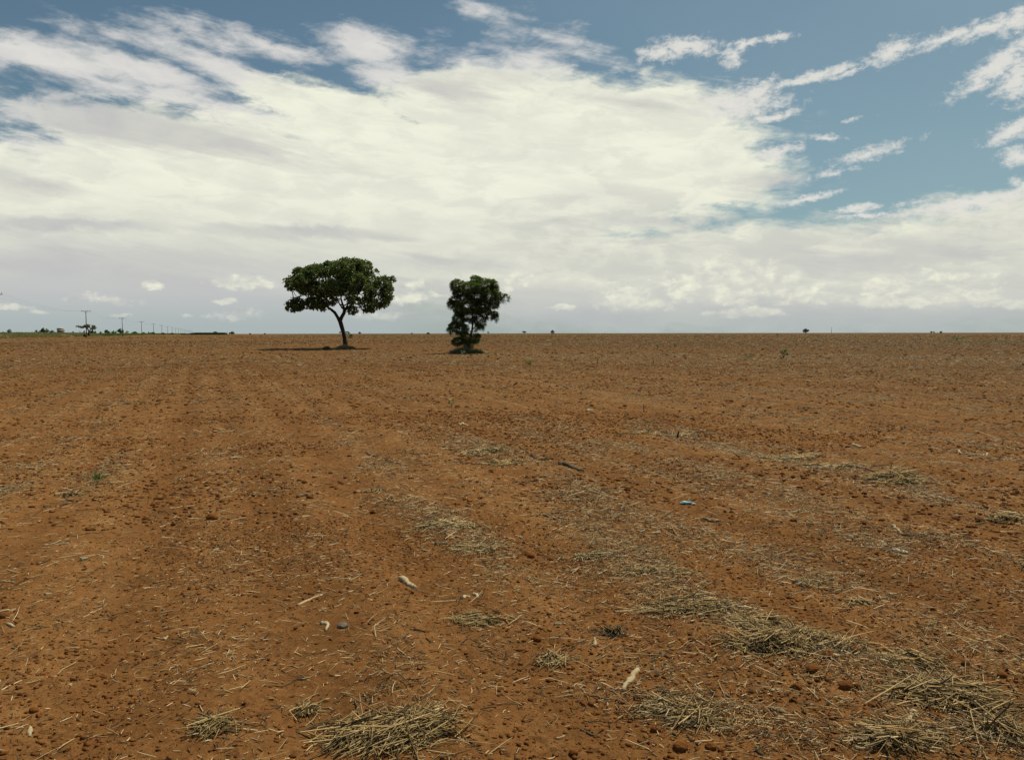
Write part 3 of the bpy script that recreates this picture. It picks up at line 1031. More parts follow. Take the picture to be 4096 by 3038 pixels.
sk = [(862, 1300, 0, 26), (868, 1240, 0, 20), (885, 1150, 0, 17), (900, 1060, 0, 15), (920, 970, 0, 14), (930, 880, 0, 12), (925, 780, 0, 10), (930, 660, 0, 8), (950, 520, 0, 6), (960, 400, 0, 5)]
sk.insert(0, (860, 1340, 0, 28))
nodes = [f2(a, b_, d_) for a, b_, d_, r_ in sk]
par = [-1] + list(range(len(sk) - 1))
given = {i: s_[3] * k2 for i, s_ in enumerate(sk)}


def limb2(start, seq):
    p = start
    for (a, b_, d_, r_) in seq:
        nodes.append(f2(a, b_, d_)); par.append(p); p = len(nodes) - 1
        given[p] = r_ * k2
    return p


limb2(2, [(845, 1150, .2, 10), (820, 1050, .3, 8), (780, 960, .3, 6)])
limb2(5, [(980, 900, -.2, 7), (1040, 820, -.3, 6), (1120, 740, -.3, 5), (1220, 710, 0, 3.5)])
limb2(6, [(880, 860, .3, 6), (800, 800, .4, 5), (720, 760, .3, 4)])
limb2(7, [(1000, 680, .3, 7), (1100, 560, .4, 5), (1220, 480, .2, 4), (1340, 450, 0, 3)])
limb2(8, [(860, 560, -.3, 6), (760, 440, -.2, 5), (700, 340, 0, 4)])
nodes, par, ends = grow(nodes, par, pts, 0.14, 1.3, 0.20, 80)
t2 = empty("feathery_tree", base2)
tag(t2, "shorter dense dark tree leafy down to its grassy foot in the field", "tree")
limbs(nodes, par, ends, given, 0.007, 0.36).build("trunk", m_bark, t2, smooth=True)
N = np.array(nodes)
oo = unit(outs * 0.7 + unit(pts - N[ends]) * 0.4 + np.array([0, 0, 0.1]))
va, qa, ca_ = fronds(pts, oo, 6, 0.21, 0.095, 5)
p2 = pts * 0.5 + N[ends] * 0.5 + RNG.normal(0, 0.06, pts.shape)
vb, qb, cb = fronds(p2, oo, 2, 0.20, 0.08, 5)
mesh_np("crown", np.concatenate([va, vb]), np.concatenate([qa, qb + len(va)]), m_feather, False, {"rnd": np.concatenate([ca_, cb])}, (0, 0, 0), t2)


# grass left standing round the two trunks
def grass_mound(name, cx, cy, rx, ry, n, h, mat, label, bias=0.0, w=0.012, dome=0.18):
    a = RNG.random(n) * 2 * math.pi; q = np.sqrt(RNG.random(n))
    x = np.cos(a) * q * rx; y = np.sin(a) * q * ry
    z = dome * (1 - q * q)
    g0 = gz(cx, cy)
    zz = ground_h(x + cx, y + cy, False) - g0 + z * 0.9
    v, Q, T, c = tufts(x, y, zz, h * (0.5 + 0.7 * (1 - q)), np.full(n, w), 7, np.full(n, 0.08), lean=0.5)
    o = mesh_np(name, v, [Q, T], mat, False, {"rnd": (c + bias).clip(0, 1)}, (cx, cy, g0))
    tag(o, label, "grass clump")
    # the heap of unploughed soil and litter it grows on
    ang = np.linspace(0, 2 * math.pi, 40, endpoint=False)
    return o


def soil_mound(cx, cy, rx, ry, h, parent):
    R_, A_ = np.meshgrid(np.linspace(0.02, 1, 12), np.linspace(0, 2 * math.pi, 36, endpoint=False), indexing='ij')
    x = np.cos(A_) * R_ * rx; y = np.sin(A_) * R_ * ry
    z = h * (np.cos(R_ * math.pi) * 0.5 + 0.5) * (0.7 + 0.6 * fbm(x * 3 + 9, y * 3, 3, 5)) - 0.03
    z = z + ground_h(x + cx, y + cy, False) - gz(cx, cy)
    V = np.stack([x, y, z], -1).reshape(-1, 3)
    ids = np.arange(12 * 36).reshape(12, 36)
    a_ = ids[:-1]; b_ = ids[1:]
    Q = np.stack([a_, b_, np.roll(b_, -1, 1), np.roll(a_, -1, 1)], -1).reshape(-1, 4)
    T = np.stack([np.roll(ids[0], 1)[:1].repeat(34), ids[0][:34], ids[0][1:35]], -1)
    return mesh_np("soil_heap", V, [Q, T], m_soil, True, None, (0, 0, 0), parent)


g = P(1378, 1395, D1 - 1.5)
o = grass_mound("dry_grass_clump", g.x, D1 - 1.3, 1.0, 0.9, 230, 0.42, m_dry, "dry brown grass clump round the foot of the wide-crowned tree", 0.1, 0.014, 0.10)
soil_mound(g.x, D1 - 1.3, 1.3, 1.2, 0.16, o)
g = P(1312, 1398, D1 - 2.0)
o = grass_mound("brush_heap", g.x, D1 - 2.6, 0.34, 0.3, 90, 0.30, m_dry, "small dark heap of dead brush in the wide tree's shadow", -0.2, 0.02, 0.10)
soil_mound(g.x, D1 - 2.6, 0.4, 0.35, 0.12, o)
g = P(1850, 1408, D2 - 0.5)
o = grass_mound("dry_grass_clump", g.x, D2 - 0.6, 1.05, 0.7, 340, 0.55, m_dry, "tall dull dry grass clump round the foot of the feathery tree", 0.0, 0.010, 0.12)
soil_mound(g.x, D2 - 0.6, 1.2, 0.8, 0.18, o)
g = P(1908, 1405, D2 - 0.2)
o = grass_mound("green_grass_clump", g.x, D2 - 0.9, 0.55, 0.4, 200, 0.42, m_grass, "leaning green grass clump on the right side of the feathery tree's foot", 0, 0.010, 0.08)


# ------------------------------------------------------------------ far trees and bushes
def far_tree(name, cat, label, px, top, wpx, dist, style, group=None, bot=None, dens=1.0, mat=None, base_z=None):
    """style: round, low, sparse, bare, stem"""
    a = P(px, top, dist)
    gx, gy = a.x, dist
    z0 = gz(gx, gy) if base_z is None else base_z
    Ht = a.z - z0
    W = wpx / F * dist
    t = empty(name, (gx, gy, z0))
    tag(t, label, cat, group)
    rs = RNG
    cb = {'round': 0.28, 'low': 0.05, 'sparse': 0.35, 'bare': 0.4, 'stem': 0.45}[style]
    nl = {'round': 9, 'low': 8, 'sparse': 7, 'bare': 6, 'stem': 7}[style]
    lobes_ = []
    for i in range(nl):
        u = (i + 0.5) / nl * 2 - 1
        hgt = math.sqrt(max(0.05, 1 - (u * 0.85) ** 2))
        cx = u * W * 0.36
        lz = Ht * (cb + (1 - cb) * (0.25 + 0.5 * rs.random()) * hgt)
        rz = Ht * (1 - cb) * (0.20 + 0.12 * rs.random())
        lz = min(lz, Ht - rz * 0.95)
        lobes_.append((cx, (rs.random() - 0.5) * W * 0.5, lz, W * 0.17, W * 0.18, rz))
    lobes_.append((0.05 * W, 0, Ht * 0.99 - Ht * (1 - cb) * 0.26, W * 0.2, W * 0.2, Ht * (1 - cb) * 0.25))
    n = int({'round': 330, 'low': 330, 'sparse': 110, 'bare': 0, 'stem': 260}[style] * dens)
    mb = MB()
    nst = 1 if style != 'low' else 4
    r0 = max(0.02 * Ht, W * 0.028)
    for s_ in range(nst):
        bx = (rs.random() - 0.5) * W * 0.3 if nst > 1 else 0
        for l in lobes_[s_::nst] if nst > 1 else lobes_:
            m1 = np.array([bx * 0.6 + l[0] * 0.2, l[1] * 0.2, l[2] * 0.45])
            mb.tube([(bx, 0, -0.1), m1, (l[0] * 0.7, l[1] * 0.7, l[2] * 0.85), (l[0], l[1], l[2] + l[5] * 0.6)],
                    [r0 * (1 if nst == 1 else 0.5), r0 * 0.62, r0 * 0.35, r0 * 0.12], 5)
            if style == 'bare' or style == 'sparse':
                for k in range(5):
                    e = np.array([l[0], l[1], l[2]]) + unit(rs.normal(size=3)) * np.array(l[3:]) * 1.3
                    mb.tube([(l[0] * 0.7, l[1] * 0.7, l[2] * 0.85), e], [r0 * 0.25, r0 * 0.08], 4)
    mb.build("trunk", m_bark, t)
    if n:
        p, o_ = in_lobes(lobes_, int(n * 1.4), 0.34, W * 0.16, shell=0.5)
        ll = max(0.2, W * 0.085)
        v, tt, c = rosettes(p, unit(o_ + np.array([0, 0, .4])), 7, ll, ll * 0.55)
        mesh_np("crown", v, tt, mat or m_farleaf, False, {"rnd": c}, (0, 0, 0), t)
    return t


GL = "trees and bushes along the left road"
GH = "lone trees on the far skyline"
FT = [
    ("bush", "bush", "small round dark bush nearest the left edge, above the grassy bank", 37, 1315, 20, 330, 'low', GL, 1.2),
    ("bush", "bush", "low sprawling bush at the left edge, touching the small round dark bush", 12, 1327, 26, 330, 'low', GL, 1.2),
    ("bush", "bush", "short pale bush leaning against the left side of the large roadside bush", 147, 1319, 20, 380, 'low', GL, 1.2),
    ("bush", "bush", "large dark ragged bush on the bank, the largest to the left of the truck", 174, 1310, 36, 380, 'low', GL, 1.2),
    ("bush", "bush", "flat dome-shaped bush just left of the truck", 209, 1320, 26, 380, 'low', GL, 1.2),
    ("bush", "bush", "tiny bush on the bank a little right of the truck", 292, 1325, 9, 420, 'low', GL, 1.2),
    ("bare_tree", "tree", "faint leafless little tree between the truck and the flat-topped tree", 319, 1320, 13, 480, 'bare', GL, 1.0),
    ("bush", "bush", "small bush just left of the pole by the flat-topped tree", 337, 1322, 13, 460, 'low', GL, 1.0),
    ("round_tree", "tree", "broad low tree half hidden behind the right side of the flat-topped tree", 371, 1318, 27, 620, 'round', GL, None),
    ("bush", "bush", "small dark bush right of the flat-topped tree where the bank ends", 402, 1324, 12, 560, 'low', GL, None),
    ("round_tree", "tree", "two-lobed tree at the start of the green crop strip", 429, 1319, 27, 640, 'round', GL, None),
    ("round_tree", "tree", "broad low tree just left of the tall domed tree by the second pole", 455, 1321, 20, 660, 'round', GL, None),
    ("round_tree", "tree", "tall domed tree right behind the second pole from the left", 481, 1313, 29, 700, 'round', GL, None),
    ("thin_tree", "tree", "thin see-through tree right of the domed tree behind the second pole", 508, 1322, 16, 760, 'sparse', GL, None),
    ("round_tree", "tree", "low flat tree above the green crop, nearest left of the third pole", 539, 1326, 28, 800, 'low', GL, None),
    ("round_tree", "tree", "dark low tree just right of the third pole", 575, 1328, 18, 900, 'low', GL, None),
    ("stem_tree", "tree", "small lollipop-shaped tree with a visible stem between the third and fourth poles", 595, 1326, 8, 900, 'stem', GL, None),
    ("round_tree", "tree", "rounded brownish tree directly behind the fourth pole", 610, 1327.5, 17, 950, 'round', GL, None),
    ("bush", "bush", "low dark bush beside the foot of the fifth pole", 650, 1330, 20, 1000, 'low', GL, None),
    ("bush", "bush", "wide dark bush between the seventh pole and the dark crop block", 688, 1331, 21, 1100, 'low', GL, None),
    ("domed_tree", "tree", "pale domed tree rising just behind the dark crop block", 860, 1325, 20, 1300, 'round', None, None),
    ("round_tree", "tree", "dark round tree standing alone right of the dark crop block", 928, 1325, 22, 900, 'round', GH, None),
    ("bush", "bush", "small bush on the skyline, first right of the lone dark round tree", 1000, 1331, 9, 1100, 'low', GH, None),
    ("bush", "bush", "small bush on the skyline left of the wide tree, halfway to its crown edge", 1059, 1331, 8, 1100, 'low', GH, None),
    ("round_tree", "tree", "little tree on the skyline seen just left of the curved trunk", 1361, 1324.5, 9, 1100, 'round', GH, None),
    ("round_tree", "tree", "small square-looking tree on the skyline right of the curved trunk", 1439, 1326.5, 12, 1050, 'round', GH, None),
    ("bush", "bush", "tiny faint bush on the skyline between the two field trees, the more left one", 1648, 1330, 8, 1250, 'low', GH, None),
    ("bush", "bush", "flat dark bush on the skyline between the two field trees, the more right one", 1713, 1329, 14, 1050, 'low', GH, None),
    ("thin_tree", "tree", "pale thin little tree on the skyline, first right of the feathery tree", 1953, 1324.5, 11, 1200, 'sparse', GH, None),
    ("forked_tree", "tree", "small flat-topped forked tree on the skyline, second right of the feathery tree", 2097, 1323, 17, 1000, 'stem', GH, None),
    ("round_tree", "tree", "rounded tree on the skyline standing over a reddish termite mound", 2210, 1319, 16, 900, 'round', GH, None),
    ("round_tree", "tree", "dark bushy tree standing alone on the right half of the skyline", 3224, 1313, 25, 800, 'round', GH, None),
    ("bush", "bush", "far speck of bush at the left end of the faint clump on the right skyline", 3726, 1323.5, 9, 1500, 'low', GH, None),
    ("bush", "bush", "far bush second in the faint clump on the right skyline", 3736, 1323.5, 7, 1500, 'low', GH, None),
    ("bush", "bush", "far low bush right of the faint clump's gap on the right skyline", 3764, 1324, 14, 1500, 'low', GH, None),
]
for nm, cat, lab, px, top, w, d, stl, grp, bz in FT:
    far_tree(nm, cat, lab, px, top, w, d, stl, grp, base_z=bz)

# reddish mound by the skyline tree
g = P(2213, 1334, 870)
mb = MB()
mb.tube([(0, 0, -0.3), (0.1, 0, 0.5), (0.0, 0, 1.1), (0.1, 0, 1.35)], [2.2, 1.9, 1.1, 0.3], 14, rough=0.2)
o = mb.build("termite_mound", m_clod, None, (g.x, 870, gz(g.x, 870)), True)
tag(o, "reddish termite mound under the rounded tree on the skyline", "mound")
# bare twig at the right edge and a faint far post
g = P(4083, 1331, 150)
mb = MB(); mb.tube([(0, 0, -.1), (.05, 0, .25), (.25, 0, .40)], [.03, .02, .012], 5); mb.tube([(.05, 0, .2), (-.2, 0, .30)], [.018, .01], 4)
tag(mb.build("bare_twig", m_dwood, None, (g.x, 150, gz(g.x, 150))), "bare forked twig sticking up at the right end of the skyline", "twig")
g = P(3326, 1331, 1500)
mb = MB(); mb.tube([(0, 0, 0), (0, 0, 11.0)], [.35, .22], 6)
tag(mb.build("far_post", m_dwood, None, (g.x, 1500, 0)), "faint thin post on the skyline right of the lone dark bushy tree", "post")

# ------------------------------------------------------------------ the flat-topped tree by the road
D3 = 340.0
f3, k3, org3 = zfun(0, 1130, 3.977, (354.5, 1341), D3)
z3 = gz(org3.x, org3.y)
dz3 = org3.z - z3
lob = [(1268, 697, 28, 12), (1300, 706, 25, 12), (1345, 690, 40, 18), (1335, 712, 30, 10), (1400, 685, 45, 20), (1405, 705, 40, 12), (1440, 695, 45, 16), (1480, 690, 22, 15), (1480, 712, 40, 12), (1515, 728, 28, 12), (1470, 735, 20, 8)]
lob3 = [tuple(f3(a, b_, (i % 3 - 1) * 1.3)) + (rx * k3, 1.6, ry * k3) for i, (a, b_, rx, ry) in enumerate(lob)]
pts, outs = in_lobes(lob3, 700, 0.34, 0.9, shell=0.3)
nodes = [f3(1410, 842), f3(1410, 810), f3(1413, 775), f3(1400, 745), f3(1440, 745)]
par = [-1, 0, 1, 2, 2]
given = {0: .42, 1: .34, 2: .28, 3: .2, 4: .18}
nodes, par, ends = grow(nodes, par, pts, 0.5, 5.0, 0.7, 60)
t3 = empty("flat_topped_tree", (org3.x, org3.y, z3))
tag(t3, "flat-topped spreading tree with an open crown behind the first whole power pole", "tree")
tr = limbs(nodes, par, ends, given, 0.05, 0.33).build("trunk", m_bark, t3, (0, 0, dz3))
v, t, c = rosettes(pts, unit(outs + np.array([0, 0, .6])), 6, 0.34, 0.17)
mesh_np("crown", v, t, m_farleaf, False, {"rnd": (c + .15).clip(0, 1)}, (0, 0, dz3), t3)
far_tree("bush", "bush", "dark bush on the bank at the foot of the flat-topped tree", 338, 1334, 9, 300, 'low', GL)


# ------------------------------------------------------------------ road bank, crops
def rc(a, c, z=0.0):
    return (a * UX + c * WX, a * UY + c * WY, z)


nb = 90
aa = np.linspace(60, 487, nb)
prof = [(-50.5, 0.30), (-51.5, 0.55), (-52.8, 1.0), (-54.2, 1.36), (-56, 1.46), (-58, 1.50), (-66, 1.52), (-68, 1.45), (-72, 0.4), (-74, 0.1)]
V = []
for i, a_ in enumerate(aa):
    k = min(1.0, (487 - a_) / 26.0)
    for j, (c_, z_) in enumerate(prof):
        wob = (float(vnoise(np.array(a_ / 6), np.array(j * 1.7), 4)) - 0.5)
        z = 0.3 + (z_ - 0.3) * k + (wob * 0.22 if 0 < j < 5 else 0)
        V.append(rc(a_, c_ + wob * 0.8, z if 0 < j < len(prof) - 1 else 0.05))
ids = np.arange(nb * len(prof)).reshape(nb, len(prof))
Q = np.stack([ids[:-1, :-1], ids[:-1, 1:], ids[1:, 1:], ids[1:, :-1]], -1).reshape(-1, 4)
o = mesh_np("road_bank", V, Q, m_bank, True, {"rnd": RNG.random(len(V)) * 0.5 + 0.1})
tag(o, kind="structure")
# grass growing on the bank
n = 9000
a_ = RNG.random(n) * 430 + 60
c_ = -50.2 - RNG.random(n) ** 1.2 * 8.0
zz = np.interp(-c_, [-p[0] for p in prof], [p[1] for p in prof]) - 0.05
kk = np.minimum(1, (487 - a_) / 26.0).clip(0, 1)
zz = 0.3 + (zz - 0.3) * kk
# a bare scar of red soil stays open on the slope
scar = (np.abs(a_ - 371 + (c_ + 50) * -4) < 9) & (c_ > -54)
kp = ~scar
x_ = a_ * UX + c_ * WX; y_ = a_ * UY + c_ * WY
tall = 0.25 + 0.5 * fbm(a_ / 9, c_ / 2, 3, 15) + np.where(c_ < -54.5, 0.18, 0)
v, Q, T, c = tufts(x_[kp], y_[kp], zz[kp], tall[kp], np.full(kp.sum(), 0.10), 5, np.full(kp.sum(), 0.3), lean=0.3)
tag(mesh_np("verge_grass", v, [Q, T], m_drygreen, False, {"rnd": c}), "dull green and straw-coloured grass covering the road bank at the left", "grass", kind="stuff")
# green crop strip
n = 15000
a_ = 488 + (2400 - 488) * RNG.random(n) ** 1.9
c_ = -50.0 - 26 * RNG.random(n) ** 1.8
x_ = a_ * UX + c_ * WX; y_ = a_ * UY + c_ * WY
v, Q, T, c = tufts(x_, y_, ground_h(x_, y_, False), 1.15 + 0.35 * RNG.random(n) + (a_ - 488) * 0.0002, 0.14 + a_ * 0.00018, 5, np.full(n, 0.5), lean=0.22)
tag(mesh_np("green_crop", v, [Q, T], m_crop, False, {"rnd": c}), "strip of bright green crop running away behind the power poles", "crop", kind="stuff")
# dark crop block
p0 = P(724, 1338, 900); p1 = P(897, 1338, 900)
n = 3500
x_ = p0.x + (p1.x - p0.x) * RNG.random(n); y_ = 900 + 10 * RNG.random(n) ** 1.8
edge = np.clip((x_ - p0.x) / 14.0, 0.55, 1.0)
v, Q, T, c = tufts(x_, y_, ground_h(x_, y_, False), (2.15 + 0.5 * RNG.random(n)) * edge, np.full(n, 0.35), 5, np.full(n, 0.5), lean=0.18)
tag(mesh_np("dark_crop", v, [Q, T], m_cane, False, {"rnd": c}), "long dark green block of tall crop at the end of the pole line", "crop", kind="stuff")
# sparse weeds and regrowth over the far field
n = 5200
x_, y_ = sample_polar(n, 130, 1000, -37, 37)
pxl = np.degrees(np.arctan2(x_, y_))
k = RNG.random(n) < (0.22 + 0.9 * np.exp(-((pxl + 6) / 9) ** 2)) * np.clip((fbm(x_ / 40, y_ / 40, 3, 33) - .3) * 3, .1, 1)
x_, y_ = x_[k], y_[k]; r_ = np.hypot(x_, y_); n = len(x_)
v, Q, T, c = tufts(x_, y_, ground_h(x_, y_, False), 0.14 + 0.30 * RNG.random(n) ** 2, 0.03 + r_ * 0.00012, 5, np.full(n, 0.25), lean=0.6)
tag(mesh_np("sparse_weeds", v, [Q, T], m_grass, False, {"rnd": c}), "scattered tiny green weeds towards the skyline of the field", "weeds", kind="stuff")
# low pale green weeds in the strip at the right
n = 260
x_ = np.interp(RNG.random(n), [0, 1], [P(3790, 1350, 130).x, P(4070, 1350, 130).x]); y_ = 118 + RNG.random(n) * 24
v, Q, T, c = tufts(x_, y_, ground_h(x_, y_, False), 0.10 + 0.16 * RNG.random(n), np.full(n, 0.04), 6, np.full(n, 0.25), lean=0.6)
tag(mesh_np("low_weed_strip", v, [Q, T], m_weed, False, {"rnd": (c * .7 + .3)}), "thin strip of low pale green weeds near the skyline at the right", "weeds", kind="stuff")

# ------------------------------------------------------------------ power poles
m_pole = simple_mat("pole_wood", [(0.0, (0.09, 0.065, 0.05)), (0.5, (0.15, 0.11, 0.085)), (1.0, (0.22, 0.17, 0.13))], 0.85, 0.2, 2.0, 0.3)
m_ins = paint("insulator_brown", (0.10, 0.05, 0.035), 0.3)
m_steel = paint("galvanised_steel", (0.30, 0.30, 0.30), 0.5, 0.8)
m_wire = paint("wire", (0.20, 0.20, 0.20), 0.5, 0.6)
pp = P(343, 1243, 280)
POLE_Z = pp.z
SP = 131.0
PH = 9.25


def make_pole():
    t = empty("power_pole", (0, 0, 0))
    mb = MB(); mb.tube([(0, 0, -0.5), (0, 0, 4), (0, 0, PH)], [0.17, 0.15, 0.11], 12); mb.build("pole_shaft", m_pole, t, smooth=True)
    mb = MB(); mb.box((0, 0.13, PH - 0.15), (3.0, 0.10, 0.14)); mb.build("crossarm", m_pole, t)
    for x in (-1.42, 0.45, 1.42):
        mb = MB(); mb.tube([(x, .13, PH - .08), (x, .13, PH + .02), (x, .13, PH + .03), (x, .13, PH + .10), (x, .13, PH + .11), (x, .13, PH + .18), (x, .13, PH + .23)], [.02, .02, .07, .06, .075, .05, .03], 10)
        mb.build("insulator", m_ins, t)
    for s in (-1, 1):
        mb = MB(); mb.tube([(s * .10, .06, PH - .75), (s * .55, .07, PH - .22)], .022, 5); mb.build("brace", m_steel, t)
    t.rotation_euler.z = -ROW_AZ
    return t


def copy_tree(o, parent=None):
    c = o.copy(); COL.objects.link(c)
    if parent is not None: c.parent = parent
    for ch in list(o.children): copy_tree(ch, c)
    return c


ORD = ["first", "second", "third", "fourth", "fifth", "sixth", "seventh", "eighth", "ninth", "tenth", "eleventh", "twelfth", "thirteenth", "fourteenth", "fifteenth", "sixteenth", "seventeenth", "eighteenth", "nineteenth", "twentieth"]
PLAB = {0: "nearest power pole at the left picture edge, only the end of its crossarm showing",
        1: "tallest whole power pole, standing in front of the flat-topped tree",
        2: "power pole in front of the tall domed tree, second whole one from the left",
        3: "power pole standing in the green crop strip, third whole one from the left"}
proto = make_pole()
pole_pos = []
for i in range(22):
    x = pp.x + (i - 1) * SP * UX; y = pp.y + (i - 1) * SP * UY
    z = gz(x, y)
    if i <= 1: z = POLE_Z - PH
    t = proto if i == 0 else copy_tree(proto)
    t.location = (x, y, z)
    pole_pos.append((x, y, z))
    if i in PLAB: l = PLAB[i]
    elif i < 20: l = "power pole with crossarm in the receding line, %s whole one from the left" % ORD[i - 1]
    elif i == 20: l = "tiny last but one power pole at the far end of the receding line"
    else: l = "tiny last power pole at the far end of the receding line"
    tag(t, l, "power pole", "power poles in a line along the field edge")
x, y, z = pole_pos[0]
pole_pos.insert(0, (x - SP * UX, y - SP * UY, z))
for x_off, nm in ((-1.42, "left"), (0.45, "middle"), (1.42, "right")):
    mb = MB()
    for (x0, y0, z0), (x1, y1, z1) in zip(pole_pos[:-1], pole_pos[1:]):
        o0 = np.array([x0 + x_off * WX, y0 + x_off * WY, z0 + PH + 0.22]); o1 = np.array([x1 + x_off * WX, y1 + x_off * WY, z1 + PH + 0.22])
        pts_ = []
        for s in np.linspace(0, 1, 13):
            p = o0 * (1 - s) + o1 * s
            p[2] -= 4 * 1.5 * s * (1 - s)
            pts_.append(p)
        mb.tube(pts_, 0.007, 4, False)
    tag(mb.build("power_line", m_wire), "%s one of the three sagging wires strung from pole to pole" % {"left": "outer left-hand", "middle": "middle", "right": "outer right-hand"}[nm], "wire", "wires along the power poles")

# ------------------------------------------------------------------ the truck on the road
m_white = paint("cream_paint", (0.62, 0.58, 0.50), 0.4)
m_tan = paint("tan_paint", (0.34, 0.27, 0.20), 0.5)
m_glass = paint("dark_glass", (0.03, 0.045, 0.07), 0.1, 0, 0.8)
m_black = paint("black_rubber", (0.025, 0.025, 0.025), 0.8)
m_lamp = paint("lamp_glass", (0.7, 0.7, 0.65), 0.2)
m_chrome = paint("grey_metal", (0.25, 0.25, 0.25), 0.4, 0.6)
tp = P(239, 1322, 372)
TZ = 1.52
tk = empty("truck", (tp.x, tp.y, TZ))
tag(tk, "oncoming flat-faced truck with a pale cab on the road at the left", "truck")
mb = MB(); mb.box((0, 1.0, 1.25), (2.35, 2.0, 1.2), rnd=.4); mb.build('cab_front', m_tan, tk)
mb = MB(); mb.box((0, 1.05, 2.2), (2.3, 1.9, 0.75), 0, 0.93); mb.box((0, 1.1, 2.6), (2.1, 1.7, 0.10))
mb.build("cab", m_white, tk)
for s in (-1, 1):
    mb = MB(); mb.box((s * .53, 0.045, 2.18), (0.98, 0.05, 0.58)); mb.build("windscreen", m_glass, tk)
    mb = MB(); mb.box((s * 1.15, 1.0, 2.15), (0.05, 1.0, 0.5)); mb.build("side_window", m_glass, tk)
    mb = MB(); mb.tube([(s * .85, -.02, 1.0), (s * .85, -.06, 1.0)], .12, 12); mb.build("headlight", m_lamp, tk)
    mb = MB(); mb.tube([(s * 1.15, .1, 1.9), (s * 1.42, -.05, 2.0), (s * 1.42, -.05, 2.4)], .02, 5); mb.box((s * 1.42, -.07, 2.15), (.18, .05, .42)); mb.build("mirror", m_black, tk)
    for yy in (1.0, 4.3):
        mb = MB(); mb.tube([(s * .85, yy, .5), (s * 1.15, yy, .5)], .5, 20); w_ = mb.build("wheel", m_black, tk)
        mb = MB(); mb.tube([(s * 1.14, yy, .5), (s * 1.17, yy, .5)], .25, 16); mb.build("rim", m_chrome, w_)
mb = MB(); mb.box((0, -.05, .72), (2.4, .22, .32)); mb.build("bumper", m_black, tk)
mb = MB(); mb.box((0, -.02, 1.30), (1.5, .05, .35)); [mb.box((0, -.05, 1.18 + k * .08), (1.4, .03, .03)) for k in range(4)]; mb.build("grille", m_black, tk)
mb = MB(); mb.box((0, 3.4, .95), (.9, 3.6, .22)); mb.build("chassis", m_black, tk)
mb = MB(); mb.box((0, 3.8, 1.15), (2.45, 3.0, .12)); mb.box((-1.2, 3.8, 1.7), (.06, 3.0, 1.0)); mb.box((1.2, 3.8, 1.7), (.06, 3.0, 1.0)); mb.box((0, 2.35, 1.75), (2.4, .06, 1.2)); mb.box((0, 5.27, 1.7), (2.4, .06, 1.0))
mb.build("cargo_bed", m_tan, tk)
tk.rotation_euler.z = -ROW_AZ
# ------------------------------------------------------------------ heaps of straw
GP = "straw heaps on the bare soil"


def straw_pile(cx, cy, wpx, dep, hgt, n, label, lmin=.05, lmax=.2, head=None, spread=0.9, dark=0.0):
    """px centre, width in photo px, depth ratio, height (m), number of stalks"""
    g = gp(cx, cy)
    wx = wpx / F * g.y * 0.5
    wy = wx * dep
    n = int(n * 1.35)
    # a heap is a few overlapping handfuls, each lying its own way
    k = max(4, int(wpx / 60))
    sa = RNG.random(k) * 2 * math.pi; sq = np.sqrt(RNG.random(k)) * 0.50
    sx, sy = np.cos(sa) * sq * wx, np.sin(sa) * sq * wy
    sh_ = RNG.random(k) * math.pi if head is None else R(head) + RNG.normal(0, .5, k)
    shh = 0.35 + 0.75 * RNG.random(k)
    srr = 0.28 + 0.20 * RNG.random(k)
    pick = RNG.integers(0, k, n)
    a = RNG.random(n) * 2 * math.pi
    q = np.abs(RNG.normal(0, 1.0, n)); q = np.where(RNG.random(n) < .15, q * 1.4, q)
    x = sx[pick] + np.cos(a) * q * wx * srr[pick]; y = sy[pick] + np.sin(a) * q * wy * srr[pick]
    strew = RNG.random(n) < .28
    q2 = np.sqrt(RNG.random(n)) * .8
    x = np.where(strew, np.cos(a) * q2 * wx * .9, x); y = np.where(strew, np.sin(a) * q2 * wy, y)
    q = np.where(strew, 1.6, q)
    short = RNG.random(n) < .35
    L = np.exp(RNG.normal(math.log(math.sqrt(lmin * lmax)), .5, n)).clip(lmin * .5, lmax * 1.5) * np.where(short, .4, 1)
    W = (0.0030 + 0.0050 * RNG.random(n) ** 2) * max(1, g.y / 5)
    th = np.where(RNG.random(n) < .65, sh_[pick] + RNG.normal(0, .38, n), RNG.random(n) * math.pi * 2)
    dome = 0.62 * hgt * shh[pick] * np.exp(-(q * .75) ** 2)
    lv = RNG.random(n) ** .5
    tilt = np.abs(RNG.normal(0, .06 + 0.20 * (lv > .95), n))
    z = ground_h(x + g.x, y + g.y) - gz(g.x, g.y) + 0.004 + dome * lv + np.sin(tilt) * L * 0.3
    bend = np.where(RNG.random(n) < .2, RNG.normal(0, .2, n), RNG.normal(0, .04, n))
    col = (RNG.beta(1.1, 1.0, n) * (0.45 + 0.55 * lv) - dark).clip(0, 1)  # shade of the gaps put into the colour: lower stalks darker
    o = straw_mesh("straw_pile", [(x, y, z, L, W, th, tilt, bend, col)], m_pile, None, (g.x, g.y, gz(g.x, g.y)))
    tag(o, label, "straw heap", GP)


